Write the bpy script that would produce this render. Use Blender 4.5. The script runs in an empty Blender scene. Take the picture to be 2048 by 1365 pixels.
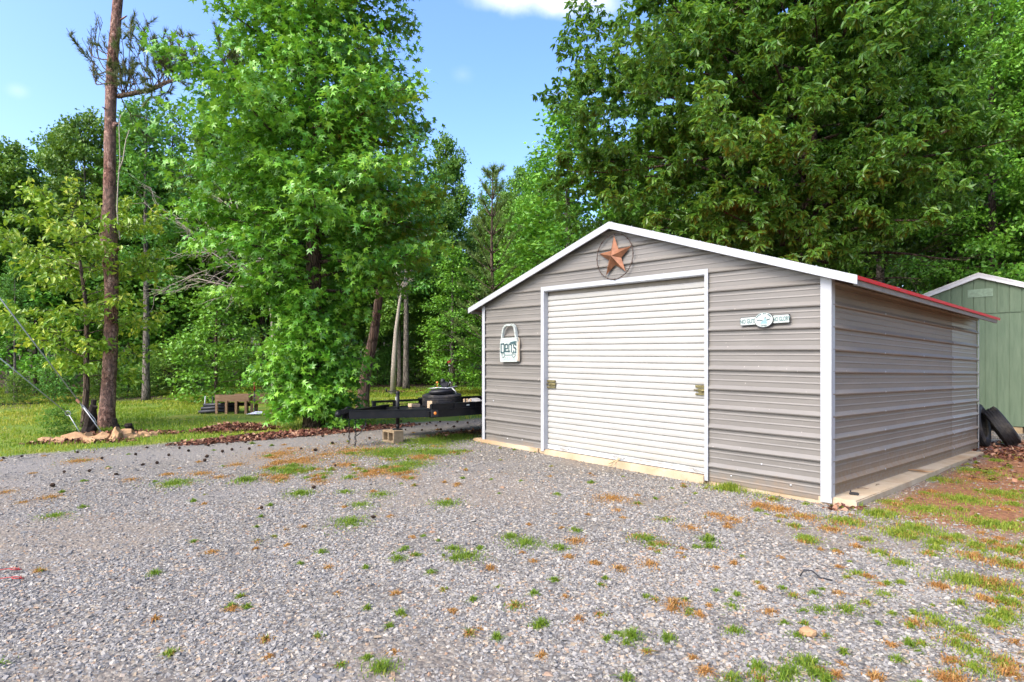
import bpy, bmesh, math, random
import numpy as np
from mathutils import Vector, Matrix
R = math.radians
scene = bpy.context.scene
COL = scene.collection
rng = np.random.default_rng(11)
random.seed(5)

# ------------------------------------------------------------------ camera
F, HV, CAMZ = 1229.0, 728.0, 1.40
cam_d = bpy.data.cameras.new('camera')
cam = bpy.data.objects.new('camera', cam_d); COL.objects.link(cam)
cam.location = (0, 0, CAMZ); cam.rotation_euler = (R(90), 0, 0)
cam_d.sensor_width = 36; cam_d.lens = 36 * F / 2048
cam_d.shift_y = (HV - 682.5) / 2048
cam_d.clip_end = 3000; cam_d.clip_start = 0.05
scene.camera = cam

def at(u, v, Y):
    return Vector(((u - 1024) / F * Y, Y, CAMZ + (HV - v) / F * Y))
def sstep(a, b, x):
    t = np.clip((x - a) / (b - a), 0, 1); return t * t * (3 - 2 * t)
def vnoise(x, y, seed=0):
    """smooth 2-D value noise, 0..1"""
    x = np.asarray(x, float); y = np.asarray(y, float)
    xi = np.floor(x).astype(np.int64); yi = np.floor(y).astype(np.int64)
    fx = x - xi; fy = y - yi
    fx = fx * fx * (3 - 2 * fx); fy = fy * fy * (3 - 2 * fy)
    def h(a, b):
        n = (a * 374761393 + b * 668265263 + seed * 1442695041) & 0x7fffffff
        n = ((n ^ (n >> 13)) * 1274126177) & 0x7fffffff
        return ((n ^ (n >> 16)) & 0xffff) / 65535.0
    return (h(xi, yi) * (1 - fx) + h(xi + 1, yi) * fx) * (1 - fy) + (h(xi, yi + 1) * (1 - fx) + h(xi + 1, yi + 1) * fx) * fy
def fbm(x, y, seed=0, o=4):
    s = 0; a = .5; t = 0
    for i in range(o):
        s = s + a * vnoise(np.asarray(x) * 2 ** i, np.asarray(y) * 2 ** i, seed + i * 17); t += a; a *= .5
    return s / t
def gz(x, y):
    x = np.asarray(x, float); y = np.asarray(y, float)
    z = .0184 * np.maximum(0, y - 6) - .0155 * np.maximum(0, x + .46) * sstep(4.5, 8, y)
    z = z + .03 * (fbm(x * .5 + 9, y * .5, 3) - .5) + .012 * (fbm(x * 2.5, y * 2.5, 8, 3) - .5)
    z = z + .004 * np.maximum(0, y - 34) ** 1.5 + sstep(80, 300, y) * 6
    return z
def ground(u, v):
    Y = 8.0
    for _ in range(40):
        X = (u - 1024) / F * Y
        Y = .5 * Y + .5 * (CAMZ - float(gz(X, Y))) * F / max(v - HV, 1)
    return (u - 1024) / F * Y, Y
# lawn edge signed distance (positive = lawn side)
def lawn_d(x, y):
    d = (x + 7.4) * -.61 + (y - 8.9) * .79
    return d + .5 * (fbm(x * .9, y * .9, 21) - .5)
# garage local frame
GC = (3.237, 6.248)
def g_world(x, y, z=0):
    return Vector((GC[0] + .6688 * x + .7436 * y, GC[1] - .7436 * x + .6688 * y, z - .0145 * x - .0142 * y))
def g_local(X, Y):
    a = np.asarray(X) - GC[0]; b = np.asarray(Y) - GC[1]
    return .6688 * a - .7436 * b, .7436 * a + .6688 * b
GROT = math.atan2(-.7436, .6688)

# ------------------------------------------------------------------ tagging
def tag(o, label=None, cat=None, group=None, kind=None):
    if label: o['label'] = label
    if cat: o['category'] = cat
    if group: o['group'] = group
    if kind: o['kind'] = kind
    return o
def empty(name, loc=(0, 0, 0), rz=0, label=None, cat=None, group=None):
    o = bpy.data.objects.new(name, None); COL.objects.link(o)
    o.location = loc; o.rotation_euler = (0, 0, rz); o.empty_display_size = .2
    return tag(o, label, cat, group)
def copy_tree(o, parent=None):
    c = o.copy(); COL.objects.link(c); c.parent = parent
    for ch in list(o.children): copy_tree(ch, c)
    return c

# ------------------------------------------------------------------ mesh builder
class MB:
    def __init__(s): s.v = []; s.f = []; s.n = 0; s.tint = []; s.sm = []; s.mi = []; s.cmi = 0
    def add(s, verts, faces, tint=None, smooth=False):
        verts = np.asarray(verts, float).reshape(-1, 3)
        if isinstance(faces, np.ndarray): fl = [faces + s.n]
        else:
            by = {}
            for f in faces: by.setdefault(len(f), []).append(f)
            fl = [np.array(x) + s.n for x in by.values()]
        for a in fl:
            s.f.append(a); s.sm.append(np.full(len(a), smooth)); s.mi.append(np.full(len(a), s.cmi))
        s.v.append(verts)
        t = np.full(len(verts), .5) if tint is None else (np.full(len(verts), tint) if np.isscalar(tint) else np.asarray(tint))
        s.tint.append(t); s.n += len(verts)
    def box(s, x0, x1, y0, y1, z0, z1, tint=None):
        v = [(x0, y0, z0), (x1, y0, z0), (x1, y1, z0), (x0, y1, z0), (x0, y0, z1), (x1, y0, z1), (x1, y1, z1), (x0, y1, z1)]
        s.add(v, [(0, 3, 2, 1), (4, 5, 6, 7), (0, 1, 5, 4), (1, 2, 6, 5), (2, 3, 7, 6), (3, 0, 4, 7)], tint)
    def bbox(s, x0, x1, y0, y1, z0, z1, b=.01, M=None, tint=None):
        """box with chamfered edges"""
        bm = bmesh.new(); bmesh.ops.create_cube(bm, size=1)
        for v in bm.verts: v.co = Vector(((x0 + x1) / 2 + v.co.x * (x1 - x0), (y0 + y1) / 2 + v.co.y * (y1 - y0), (z0 + z1) / 2 + v.co.z * (z1 - z0)))
        bmesh.ops.bevel(bm, geom=bm.edges[:], offset=b, segments=2, affect='EDGES')
        s.bm(bm, M, tint)
    def bm(s, bm, M=None, tint=None, smooth=False):
        bm.verts.index_update()
        v = [(M @ x.co if M else x.co)[:] for x in bm.verts]
        s.add(v, [[q.index for q in f.verts] for f in bm.faces], tint, smooth); bm.free()
    def bar(s, a, b, w, h, up=(0, 0, 1), tint=None):
        a = Vector(a); b = Vector(b); d = (b - a).normalized(); up = Vector(up)
        if abs(d.dot(up)) > .99: up = Vector((1, 0, 0))
        x = d.cross(up).normalized(); z = x.cross(d)
        v = []
        for p in (a, b):
            for i, j in ((-1, -1), (1, -1), (1, 1), (-1, 1)): v.append((p + x * i * w / 2 + z * j * h / 2)[:])
        s.add(v, [(0, 1, 2, 3), (7, 6, 5, 4), (0, 4, 5, 1), (1, 5, 6, 2), (2, 6, 7, 3), (3, 7, 4, 0)], tint)
    def tube(s, pts, rad, n=8, cap=True, tint=None, smooth=True):
        P = np.asarray([tuple(p) for p in pts], float); m = len(P)
        rad = np.full(m, rad) if np.isscalar(rad) else np.asarray(rad, float)
        T = np.gradient(P, axis=0); T /= np.linalg.norm(T, axis=1)[:, None] + 1e-9
        ref = np.array([0, 0, 1.]) if abs(T[0, 2]) < .9 else np.array([1., 0, 0])
        X = np.cross(T, ref); X /= np.linalg.norm(X, axis=1)[:, None] + 1e-9
        Y = np.cross(T, X)
        a = np.arange(n) * 2 * math.pi / n
        V = P[:, None, :] + rad[:, None, None] * (np.cos(a)[None, :, None] * X[:, None, :] + np.sin(a)[None, :, None] * Y[:, None, :])
        i = np.arange(m - 1)[:, None] * n; j = np.arange(n)[None, :]; k = (j + 1) % n
        q = np.stack([i + j, i + n + j, i + n + k, i + k], -1).reshape(-1, 4)
        base = s.n
        s.add(V.reshape(-1, 3), q, tint, smooth)
        if cap:
            for o, rev in ((0, False), ((m - 1) * n, True)):
                f = np.arange(n) + base + o
                s.f.append((f if not rev else f[::-1])[None, :]); s.sm.append(np.array([False])); s.mi.append(np.array([s.cmi]))
    def lathe(s, prof, n=32, M=None, tint=None, smooth=True, closed=False):
        a = np.arange(n) * 2 * math.pi / n
        V = np.array([[(r * math.cos(t), r * math.sin(t), z) for t in a] for r, z in prof]).reshape(-1, 3)
        m = len(prof)
        rows = np.arange(m if closed else m - 1)[:, None]; j = np.arange(n)[None, :]; k = (j + 1) % n
        r2 = (rows + 1) % m
        q = np.stack([rows * n + j, rows * n + k, r2 * n + k, r2 * n + j], -1).reshape(-1, 4)
        if M is not None: V = np.array([(M @ Vector(p))[:] for p in V])
        s.add(V, q, tint, smooth)
    def prism(s, poly, z0, z1, M=None, tint=None):
        n = len(poly)
        v = [(x, y, z0) for x, y in poly] + [(x, y, z1) for x, y in poly]
        f = [tuple(range(n))[::-1], tuple(range(n, 2 * n))] + [(i, (i + 1) % n, n + (i + 1) % n, n + i) for i in range(n)]
        if M is not None: v = [(M @ Vector(p))[:] for p in v]
        s.add(v, f, tint)
    def mesh(s, name, mat):
        me = bpy.data.meshes.new(name)
        V = np.concatenate(s.v) if s.v else np.zeros((0, 3))
        me.vertices.add(len(V)); me.vertices.foreach_set('co', V.astype(np.float32).ravel())
        loops = np.concatenate([a.ravel() for a in s.f]).astype(np.int32)
        sizes = np.concatenate([np.full(len(a), a.shape[1]) for a in s.f]).astype(np.int32)
        st = np.concatenate([[0], np.cumsum(sizes)[:-1]]).astype(np.int32)
        me.loops.add(len(loops)); me.loops.foreach_set('vertex_index', loops)
        me.polygons.add(len(sizes)); me.polygons.foreach_set('loop_start', st)
        me.polygons.foreach_set('use_smooth', np.concatenate(s.sm).astype(bool))
        mats = mat if isinstance(mat, (list, tuple)) else [mat]
        for m in mats: me.materials.append(m)
        if len(mats) > 1: me.polygons.foreach_set('material_index', np.concatenate(s.mi).astype(np.int32))
        at_ = me.attributes.new('tint', 'FLOAT', 'POINT'); at_.data.foreach_set('value', np.concatenate(s.tint).astype(np.float32))
        me.update(calc_edges=True); me.validate()
        return me
    def build(s, name, mat, parent=None, loc=None):
        o = bpy.data.objects.new(name, s.mesh(name, mat)); COL.objects.link(o)
        if parent: o.parent = parent
        if loc is not None: o.location = loc
        return o

# ------------------------------------------------------------------ materials
class NT:
    def __init__(s, name):
        s.m = bpy.data.materials.new(name); s.m.use_nodes = True
        s.t = s.m.node_tree; s.t.nodes.clear()
        s.out = s.n('ShaderNodeOutputMaterial')
    def n(s, t, **k):
        x = s.t.nodes.new(t)
        for a, b in k.items(): setattr(x, a, b)
        return x
    def l(s, a, b): s.t.links.new(a, b)
    def noise(s, scale, vec=None, detail=4, rough=.55, dist=0):
        x = s.n('ShaderNodeTexNoise'); x.inputs['Scale'].default_value = scale; x.inputs['Detail'].default_value = detail
        x.inputs['Roughness'].default_value = rough; x.inputs['Distortion'].default_value = dist
        s.l(vec if vec is not None else s.coord(), x.inputs['Vector']); return x.outputs['Fac']
    def coord(s):
        if not hasattr(s, '_c'): s._c = s.n('ShaderNodeTexCoord').outputs['Object']
        return s._c
    def scaled(s, sx, sy, sz):
        mp = s.n('ShaderNodeMapping'); mp.inputs['Scale'].default_value = (sx, sy, sz); s.l(s.coord(), mp.inputs['Vector']); return mp.outputs['Vector']
    def attr(s, name):
        x = s.n('ShaderNodeAttribute'); x.attribute_name = name; return x.outputs['Fac']
    def ramp(s, fac, stops, interp='LINEAR'):
        x = s.n('ShaderNodeValToRGB'); x.color_ramp.interpolation = interp
        el = x.color_ramp.elements
        while len(el) < len(stops): el.new(.5)
        for e, (p, c) in zip(el, stops):
            e.position = p; e.color = (c, c, c, 1) if np.isscalar(c) else (*c, 1)
        s.l(fac, x.inputs['Fac']); return x.outputs['Color']
    def mix(s, fac, a, b, mode='MIX'):
        x = s.n('ShaderNodeMix', data_type='RGBA', blend_type=mode)
        for sock, val in ((x.inputs[0], fac), (x.inputs[6], a), (x.inputs[7], b)):
            if hasattr(val, 'is_linked') or hasattr(val, 'links'): s.l(val, sock)
            elif np.isscalar(val): sock.default_value = val if sock == x.inputs[0] else (val, val, val, 1)
            else: sock.default_value = (*val, 1)
        return x.outputs[2]
    def math(s, op, a, b=None, clamp=False):
        x = s.n('ShaderNodeMath', operation=op, use_clamp=clamp)
        for i, val in enumerate((a, b)):
            if val is None: continue
            if np.isscalar(val): x.inputs[i].default_value = val
            else: s.l(val, x.inputs[i])
        return x.outputs[0]
    def sep(s):
        x = s.n('ShaderNodeSeparateXYZ'); s.l(s.coord(), x.inputs[0]); return x.outputs
    def bump(s, h, strength=.3, dist=.01):
        x = s.n('ShaderNodeBump'); x.inputs['Strength'].default_value = strength; x.inputs['Distance'].default_value = dist
        s.l(h, x.inputs['Height']); return x.outputs['Normal']
    def bsdf(s, color, rough=.6, normal=None, metal=0, spec=.5, coat=0):
        b = s.n('ShaderNodeBsdfPrincipled')
        for nm, val in (('Base Color', color), ('Roughness', rough), ('Metallic', metal), ('Specular IOR Level', spec), ('Coat Weight', coat)):
            if np.isscalar(val): b.inputs[nm].default_value = val
            elif isinstance(val, tuple): b.inputs[nm].default_value = (*val, 1)
            else: s.l(val, b.inputs[nm])
        if normal is not None: s.l(normal, b.inputs['Normal'])
        s.b = b; return b.outputs[0]
    def done(s, sh): s.l(sh, s.out.inputs[0]); return s.m

def paint(name, c, rough=.45, var=.12, scale=6, bump=.08, metal=0, grime=None, spec=.5, fine=60):
    t = NT(name)
    n1 = t.noise(scale); n2 = t.noise(fine, detail=3)
    lo = tuple(x * (1 - var) for x in c); hi = tuple(min(1, x * (1 + var)) for x in c)
    col = t.ramp(n1, [(.3, lo), (.7, hi)])
    col = t.mix(t.ramp(n2, [(.55, 0.), (.75, .35)]), col, tuple(x * .7 for x in c))
    if grime: col = t.mix(t.ramp(t.noise(scale * .6, dist=.5), [(.5, 0.), (.72, .7)]), col, grime)
    r = t.math('ADD', t.math('MULTIPLY', n1, .2), rough - .1)
    return t.done(t.bsdf(col, r, t.bump(n2, bump, .004), metal, spec))

def leaf_mat(name, dark, mid, bright, trans=.35, rough=.42, spec=.45, hue=.03):
    t = NT(name)
    tint = t.attr('tint')
    inf = t.n('ShaderNodeObjectInfo')
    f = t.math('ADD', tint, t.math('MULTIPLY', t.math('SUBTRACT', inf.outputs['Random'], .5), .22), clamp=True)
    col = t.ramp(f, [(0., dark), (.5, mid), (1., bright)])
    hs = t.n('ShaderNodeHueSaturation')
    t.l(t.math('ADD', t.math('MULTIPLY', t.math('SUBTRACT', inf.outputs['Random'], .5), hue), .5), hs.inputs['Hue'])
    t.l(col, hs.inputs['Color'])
    sh = t.bsdf(hs.outputs[0], rough, spec=spec)
    tr = t.n('ShaderNodeBsdfTranslucent')
    t.l(t.mix(.5, hs.outputs[0], (.30, .46, .03), 'MIX'), tr.inputs['Color'])
    mx = t.n('ShaderNodeMixShader'); mx.inputs[0].default_value = trans
    t.l(sh, mx.inputs[1]); t.l(tr.outputs[0], mx.inputs[2])
    return t.done(mx.outputs[0])

def bark_mat(name, a, b, c, sx=9, sz=3, bump=.9, thr=(.03, .16)):
    t = NT(name)
    v = t.n('ShaderNodeTexVoronoi', feature='DISTANCE_TO_EDGE'); v.inputs['Scale'].default_value = 1
    dn = t.n('ShaderNodeTexNoise'); dn.inputs['Scale'].default_value = 6; t.l(t.coord(), dn.inputs['Vector'])
    mp = t.scaled(sx, sx, sz)
    ad = t.n('ShaderNodeVectorMath', operation='MULTIPLY_ADD'); t.l(dn.outputs['Color'], ad.inputs[0]); ad.inputs[1].default_value = (.8, .8, .8); t.l(mp, ad.inputs[2])
    t.l(ad.outputs[0], v.inputs['Vector'])
    vc = t.n('ShaderNodeTexVoronoi'); vc.inputs['Scale'].default_value = 1; t.l(ad.outputs[0], vc.inputs['Vector'])
    e = t.ramp(v.outputs['Distance'], [(thr[0], 0.), (thr[1], 1.)])
    plate = t.ramp(vc.outputs['Color'], [(.2, b), (.8, c)])
    col = t.mix(e, a, plate)
    n2 = t.noise(70, detail=4)
    col = t.mix(t.ramp(n2, [(.35, .0), (.7, .5)]), col, tuple(x * .55 for x in b))
    h = t.math('ADD', e, t.math('MULTIPLY', n2, .4))
    return t.done(t.bsdf(col, .9, t.bump(h, bump, .02), spec=.15))

M = {}
def siding(name, rough=.42, dirt=0., spec=.5, base=(.180, .167, .150)):
    t = NT(name)
    n1 = t.noise(1.3, t.scaled(1, 1, 6), detail=5); n2 = t.noise(40, t.scaled(.25, .25, 1), detail=4)
    col = t.ramp(n1, [(.3, tuple(x * .9 for x in base)), (.7, tuple(x * 1.1 for x in base))])
    col = t.mix(t.ramp(n2, [(.5, 0.), (.8, .3)]), col, (.145, .125, .108))
    z = t.sep()[2]
    # clay splash along the foot of the wall, ragged top edge
    hgt = t.math('ADD', t.math('MULTIPLY', t.noise(5, detail=6), .5), -.12 + dirt)
    m = t.math('MULTIPLY', t.math('SUBTRACT', hgt, z), 4., clamp=True)
    m = t.math('MULTIPLY', m, t.ramp(t.noise(18, detail=5), [(.3, .25), (.7, .9)]))
    col = t.mix(m, col, (.27, .175, .095))
    speck = t.ramp(t.noise(26, detail=1), [(.765, 0.), (.775, .5)])
    col = t.mix(speck, col, (.5, .46, .4))
    r = t.math('ADD', t.math('MULTIPLY', n1, .16), rough - .08)
    r = t.math('ADD', r, t.math('MULTIPLY', m, .3))
    return t.done(t.bsdf(col, r, t.bump(n2, .05, .004), spec=spec))
M['siding'] = siding('taupe_painted_steel', .42, .05)
M['siding_side'] = siding('taupe_steel_reflection_tint', .50, .30, .25, (.245, .206, .165))  # base lightened and warmed to imitate brown ground reflected in this wall
M['siding_lap'] = siding('taupe_steel_lap_reflection_tint', .36, .30, .4, (.255, .215, .175))  # lap sheet carries the same reflected warmth in its base colour
M['white_trim'] = paint('white_trim_paint', (.40, .41, .43), .4, .05, 3, .03, grime=None)
M['shed_white'] = paint('shed_white_paint', (.62, .63, .66), .45, .05, 6)
M['door_white'] = None
def door_mat():
    t = NT('white_door_paint')
    n1 = t.noise(2, t.scaled(1, 1, 5), detail=5); n2 = t.noise(50, detail=3)
    col = t.ramp(n1, [(.3, (.36, .352, .325)), (.7, (.415, .408, .38))])
    z = t.sep()[2]
    m = t.math('MULTIPLY', t.math('SUBTRACT', t.math('MULTIPLY', t.noise(4, t.scaled(1, 1, 3), detail=6), .75), z), 2.2, clamp=True)
    m = t.math('MULTIPLY', m, t.ramp(t.noise(14, t.scaled(1, 1, 4)), [(.35, .1), (.7, .8)]))
    col = t.mix(m, col, (.36, .32, .22))
    return t.done(t.bsdf(col, t.math('ADD', t.math('MULTIPLY', n2, .15), .36), t.bump(n2, .04, .003)))
M['door_white'] = door_mat()
M['galv'] = paint('galvanised_steel', (.55, .56, .56), .4, .15, 20, .05, metal=.7)
M['grey_metal'] = paint('grey_bottom_bar', (.50, .52, .52), .45, .15, 8, .05, grime=(.36, .30, .22))
M['soffit'] = paint('tan_soffit_metal', (.26, .235, .20), .6, .1, 8, .04, spec=.2)
M['red_roof'] = paint('red_roof_metal', (.62, .02, .02), .5, .12, 5, .03, spec=.12)
M['brass'] = paint('aged_brass', (.20, .17, .075), .45, .35, 40, .1, metal=.5)
M['dark_hole'] = paint('dark_recess', (.02, .02, .02), .8)
M['copper'] = paint('rusty_copper', (.27, .12, .062), .5, .3, 14, .1, metal=.45, grime=(.2, .09, .05))
M['rust_wire'] = paint('rusty_wire', (.06, .035, .025), .7, .3, 30, .1)
M['sign_white'] = paint('weathered_white_sign', (.42, .46, .43), .55, .08, 18, .05)
M['sign_cream'] = paint('cream_wood_edge', (.66, .52, .36), .6, .2, 14, .1)
M['sign_dark'] = paint('dark_teal_paint', (.03, .075, .085), .5, .2, 30)
M['sign_mid'] = paint('teal_grey_paint', (.10, .17, .17), .5, .2, 30)
M['sign_pale'] = paint('pale_teal_paint', (.30, .40, .38), .5, .15, 30)
M['sign_blue'] = paint('light_blue_paint', (.22, .35, .38), .5, .15, 30)
M['black_edge'] = paint('black_edge_paint', (.02, .022, .025), .5)
M['green_wall'] = None
def green_mat():
    t = NT('green_plank_paint')
    n1 = t.noise(3, t.scaled(6, 6, .7), detail=6); n2 = t.noise(60, t.scaled(1, 1, .12), detail=4)
    col = t.ramp(n1, [(.3, (.10, .145, .095)), (.7, (.14, .19, .128))])
    col = t.mix(t.ramp(n2, [(.5, 0.), (.75, .5)]), col, (.12, .185, .115))
    return t.done(t.bsdf(col, .75, t.bump(n2, .35, .006), spec=.25))
M['green_wall'] = green_mat()
M['black_paint'] = paint('black_trailer_paint', (.008, .0085, .010), .42, .3, 9, .06, grime=(.022, .02, .018), spec=.25)
M['rubber'] = paint('tyre_rubber', (.022, .021, .023), .62, .35, 12, .2, grime=(.10, .085, .065), spec=.35)
M['rubber_side'] = paint('dusty_tyre_wall', (.045, .042, .04), .75, .35, 9, .15, grime=(.12, .10, .075), spec=.3)
M['amber'] = paint('amber_lens', (.75, .22, .03), .25, .1)
M['red_plastic'] = paint('red_plastic', (.36, .03, .025), .4, .2)
M['steel_cable'] = paint('steel_cable', (.40, .41, .43), .45, .2, 60, .1, metal=.5)
M['copper_clamp'] = paint('copper_clamp', (.42, .2, .11), .45, .2, 60, metal=.4)
M['cinder'] = paint('tan_concrete_block', (.34, .25, .15), .9, .2, 14, .5, spec=.2, fine=110)
M['wood_tan'] = None
def wood_mat(name, a, b, c):
    t = NT(name)
    n1 = t.noise(3, t.scaled(1.2, 12, 12), detail=6, dist=.4)
    col = t.ramp(n1, [(.28, a), (.5, b), (.72, c)])
    col = t.mix(t.ramp(t.noise(2.2), [(.5, 0.), (.75, .6)]), col, tuple(x * .65 for x in a))
    return t.done(t.bsdf(col, .8, t.bump(n1, .3, .006), spec=.2))
M['wood_tan'] = wood_mat('weathered_cedar', (.22, .13, .075), (.33, .20, .12), (.42, .28, .17))
M['wood_grey'] = wood_mat('grey_board', (.24, .22, .19), (.36, .34, .30), (.47, .45, .40))
M['wood_pale'] = wood_mat('pale_offcut', (.38, .26, .15), (.52, .38, .24), (.62, .48, .32))
M['concrete'] = None
def concrete_mat():
    t = NT('stained_concrete')
    n1 = t.noise(3, detail=7); n2 = t.noise(60, detail=5)
    col = t.ramp(n1, [(.3, (.44, .345, .23)), (.7, (.56, .46, .33))])
    col = t.mix(t.ramp(t.noise(1.7, dist=.6, detail=6), [(.45, 0.), (.68, .75)]), col, (.38, .24, .12))
    col = t.mix(t.ramp(n2, [(.55, 0.), (.8, .5)]), col, (.2, .22, .17))
    return t.done(t.bsdf(col, .9, t.bump(n2, .5, .006), spec=.2))
M['concrete'] = concrete_mat()
M['rock_tan'] = None
def rock_mat():
    t = NT('tan_fieldstone')
    n1 = t.noise(7, detail=6); n2 = t.noise(45, detail=5)
    inf = t.n('ShaderNodeObjectInfo')
    col = t.ramp(n1, [(.3, (.26, .15, .08)), (.6, (.46, .29, .15)), (.8, (.55, .40, .25))])
    col = t.mix(t.math('MULTIPLY', inf.outputs['Random'], .4), col, (.40, .22, .12))
    return t.done(t.bsdf(col, .9, t.bump(n2, .6, .01), spec=.2))
M['rock_tan'] = rock_mat()
M['black_plastic'] = paint('black_plastic', (.02, .02, .024), .45, .2, 20, .08)
M['white_cloth'] = paint('white_sheet', (.72, .72, .74), .7, .1, 12, .2)
M['grey_stone'] = paint('grey_stone', (.34, .33, .32), .9, .25, 9, .5, spec=.2)
M['rope'] = paint('tan_cord', (.52, .40, .22), .85, .2, 60)
M['stump'] = paint('charred_stump', (.035, .026, .022), .9, .4, 18, .6, spec=.15)
M['twig'] = paint('dead_twig', (.17, .12, .085), .9, .3, 30, .3, spec=.15)
M['dead_wood'] = paint('pale_dead_wood', (.36, .31, .26), .9, .25, 20, .3, spec=.15)
M['cone'] = paint('pine_cone', (.05, .032, .022), .9, .4, 40, .4, spec=.15)
def pine_bark():
    t = NT('pine_bark')
    n1 = t.noise(1, t.scaled(17, 17, 8), detail=5, rough=.7, dist=.9); n2 = t.noise(1, t.scaled(34, 34, 22), detail=4); n3 = t.noise(1.2, detail=2)
    col = t.ramp(n1, [(.36, (.035, .018, .014)), (.46, (.16, .075, .055)), (.55, (.29, .15, .11)), (.66, (.50, .34, .26))])
    col = t.mix(t.ramp(n2, [(.38, .85), (.50, 0.)]), col, (.045, .024, .02))
    col = t.mix(t.ramp(n3, [(.35, .0), (.7, .35)]), col, (.25, .19, .16))
    return t.done(t.bsdf(col, .9, t.bump(t.math('ADD', n1, t.math('MULTIPLY', n2, .5)), .9, .03), spec=.15))
M['bark_pine'] = pine_bark()
M['bark_grey'] = bark_mat('grey_bark', (.06, .05, .042), (.17, .145, .12), (.26, .225, .19), 14, 3, .7)
M['bark_brown'] = bark_mat('brown_bark', (.045, .032, .025), (.13, .09, .066), (.2, .145, .11), 16, 4, .8)
M['bark_red'] = bark_mat('reddish_bark', (.08, .05, .04), (.23, .14, .105), (.33, .21, .16), 16, 3, .6)
M['needle'] = leaf_mat('pine_needle', (.045, .06, .02), (.085, .11, .035), (.16, .15, .05), .15, .5, .3)

M['needle_green'] = leaf_mat('green_pine_needle', (.07, .12, .03), (.14, .22, .05), (.24, .30, .08), .2, .5, .3)
SUN_E, SUN_ANG, SKY_S, EXPO, SKY_SAT, SKY_HUE, CLOUD_C = 1.1, 30, .15, 1.72, 1.26, .511, (3.6, 3.6, 3.8, 1)
# ------------------------------------------------------------------ leaves
def _star():
    c = (0, .36, .02); ang = [90, 150, 212, 328, 30]; ln = [.64, .58, .40, .40, .58]
    v = [c]; f = []
    order = sorted(range(5), key=lambda i: ang[i])
    angs = [ang[i] if ang[i] < 300 else ang[i] - 360 for i in range(5)]
    o = sorted(range(5), key=lambda i: angs[i])
    tips = []; notch = []
    for k in range(5):
        i = o[k]; a = R(angs[i]); tips.append((ln[i] * math.cos(a), .36 + ln[i] * math.sin(a), -.09))
        j = o[(k + 1) % 5]; b = angs[j] if k < 4 else angs[j] + 360
        m = R((angs[i] + b) / 2); rr = .20 if k < 4 else .30
        notch.append((rr * math.cos(m), .36 + rr * math.sin(m), .0))
    for k in range(5): v += [tips[k], notch[k]]
    for k in range(5): f.append((0, 1 + 2 * ((k - 1) % 5) + 1, 1 + 2 * k, 1 + 2 * k + 1))
    return np.array(v), np.array(f)
LEAF = {
    'star': _star(),
    'long': (np.array([(0, 0, 0), (.15, .38, .05), (.13, .66, .02), (0, 1, -.14), (-.13, .66, .02), (-.15, .38, .05), (0, .5, -.01)]),
             np.array([(0, 1, 6, 6), (1, 2, 6, 6)])),
    'oval': (np.array([(0, 0, 0), (.27, .45, .07), (0, 1, -.12), (-.27, .45, .07)]), np.array([(0, 1, 2), (0, 2, 3)])),
    'wide': (np.array([(0, 0, 0), (.36, .38, .06), (0, .95, -.14), (-.36, .38, .06)]), np.array([(0, 1, 2), (0, 2, 3)])),
}
LEAF['long'] = (np.array([(0, 0, 0), (.2, .42, .05), (.16, .72, .0), (0, 1, -.16), (-.16, .72, .0), (-.2, .42, .05)]),
                np.array([(0, 1, 2, 3), (0, 3, 4, 5)]))
def nrm(a): return a / (np.linalg.norm(a, axis=-1, keepdims=True) + 1e-9)
def put_leaves(mb, pos, out, size, kind, g, droop=.3, up=.9, rnd=.6, tint=None):
    n = len(pos)
    T, Fc = LEAF[kind]
    D = nrm(nrm(out) * .7 + g.normal(0, rnd, (n, 3)) * .8 + np.array([0, 0, -droop]))
    N = g.normal(0, rnd, (n, 3)) + np.array([0, 0, up]) + nrm(out) * .45
    N = nrm(N - (N * D).sum(1, keepdims=True) * D)
    X = np.cross(D, N)
    sz = size * g.uniform(.65, 1.2, n)
    V = pos[:, None, :] + sz[:, None, None] * (T[None, :, 0:1] * X[:, None] + T[None, :, 1:2] * D[:, None] + T[None, :, 2:3] * N[:, None])
    k = len(T)
    faces = (np.arange(n)[:, None, None] * k + Fc[None]).reshape(-1, Fc.shape[1])
    tt = g.normal(.42, .17, n) if tint is None else tint
    mb.add(V.reshape(-1, 3), faces, np.repeat(np.clip(tt, 0, 1), k))

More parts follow.
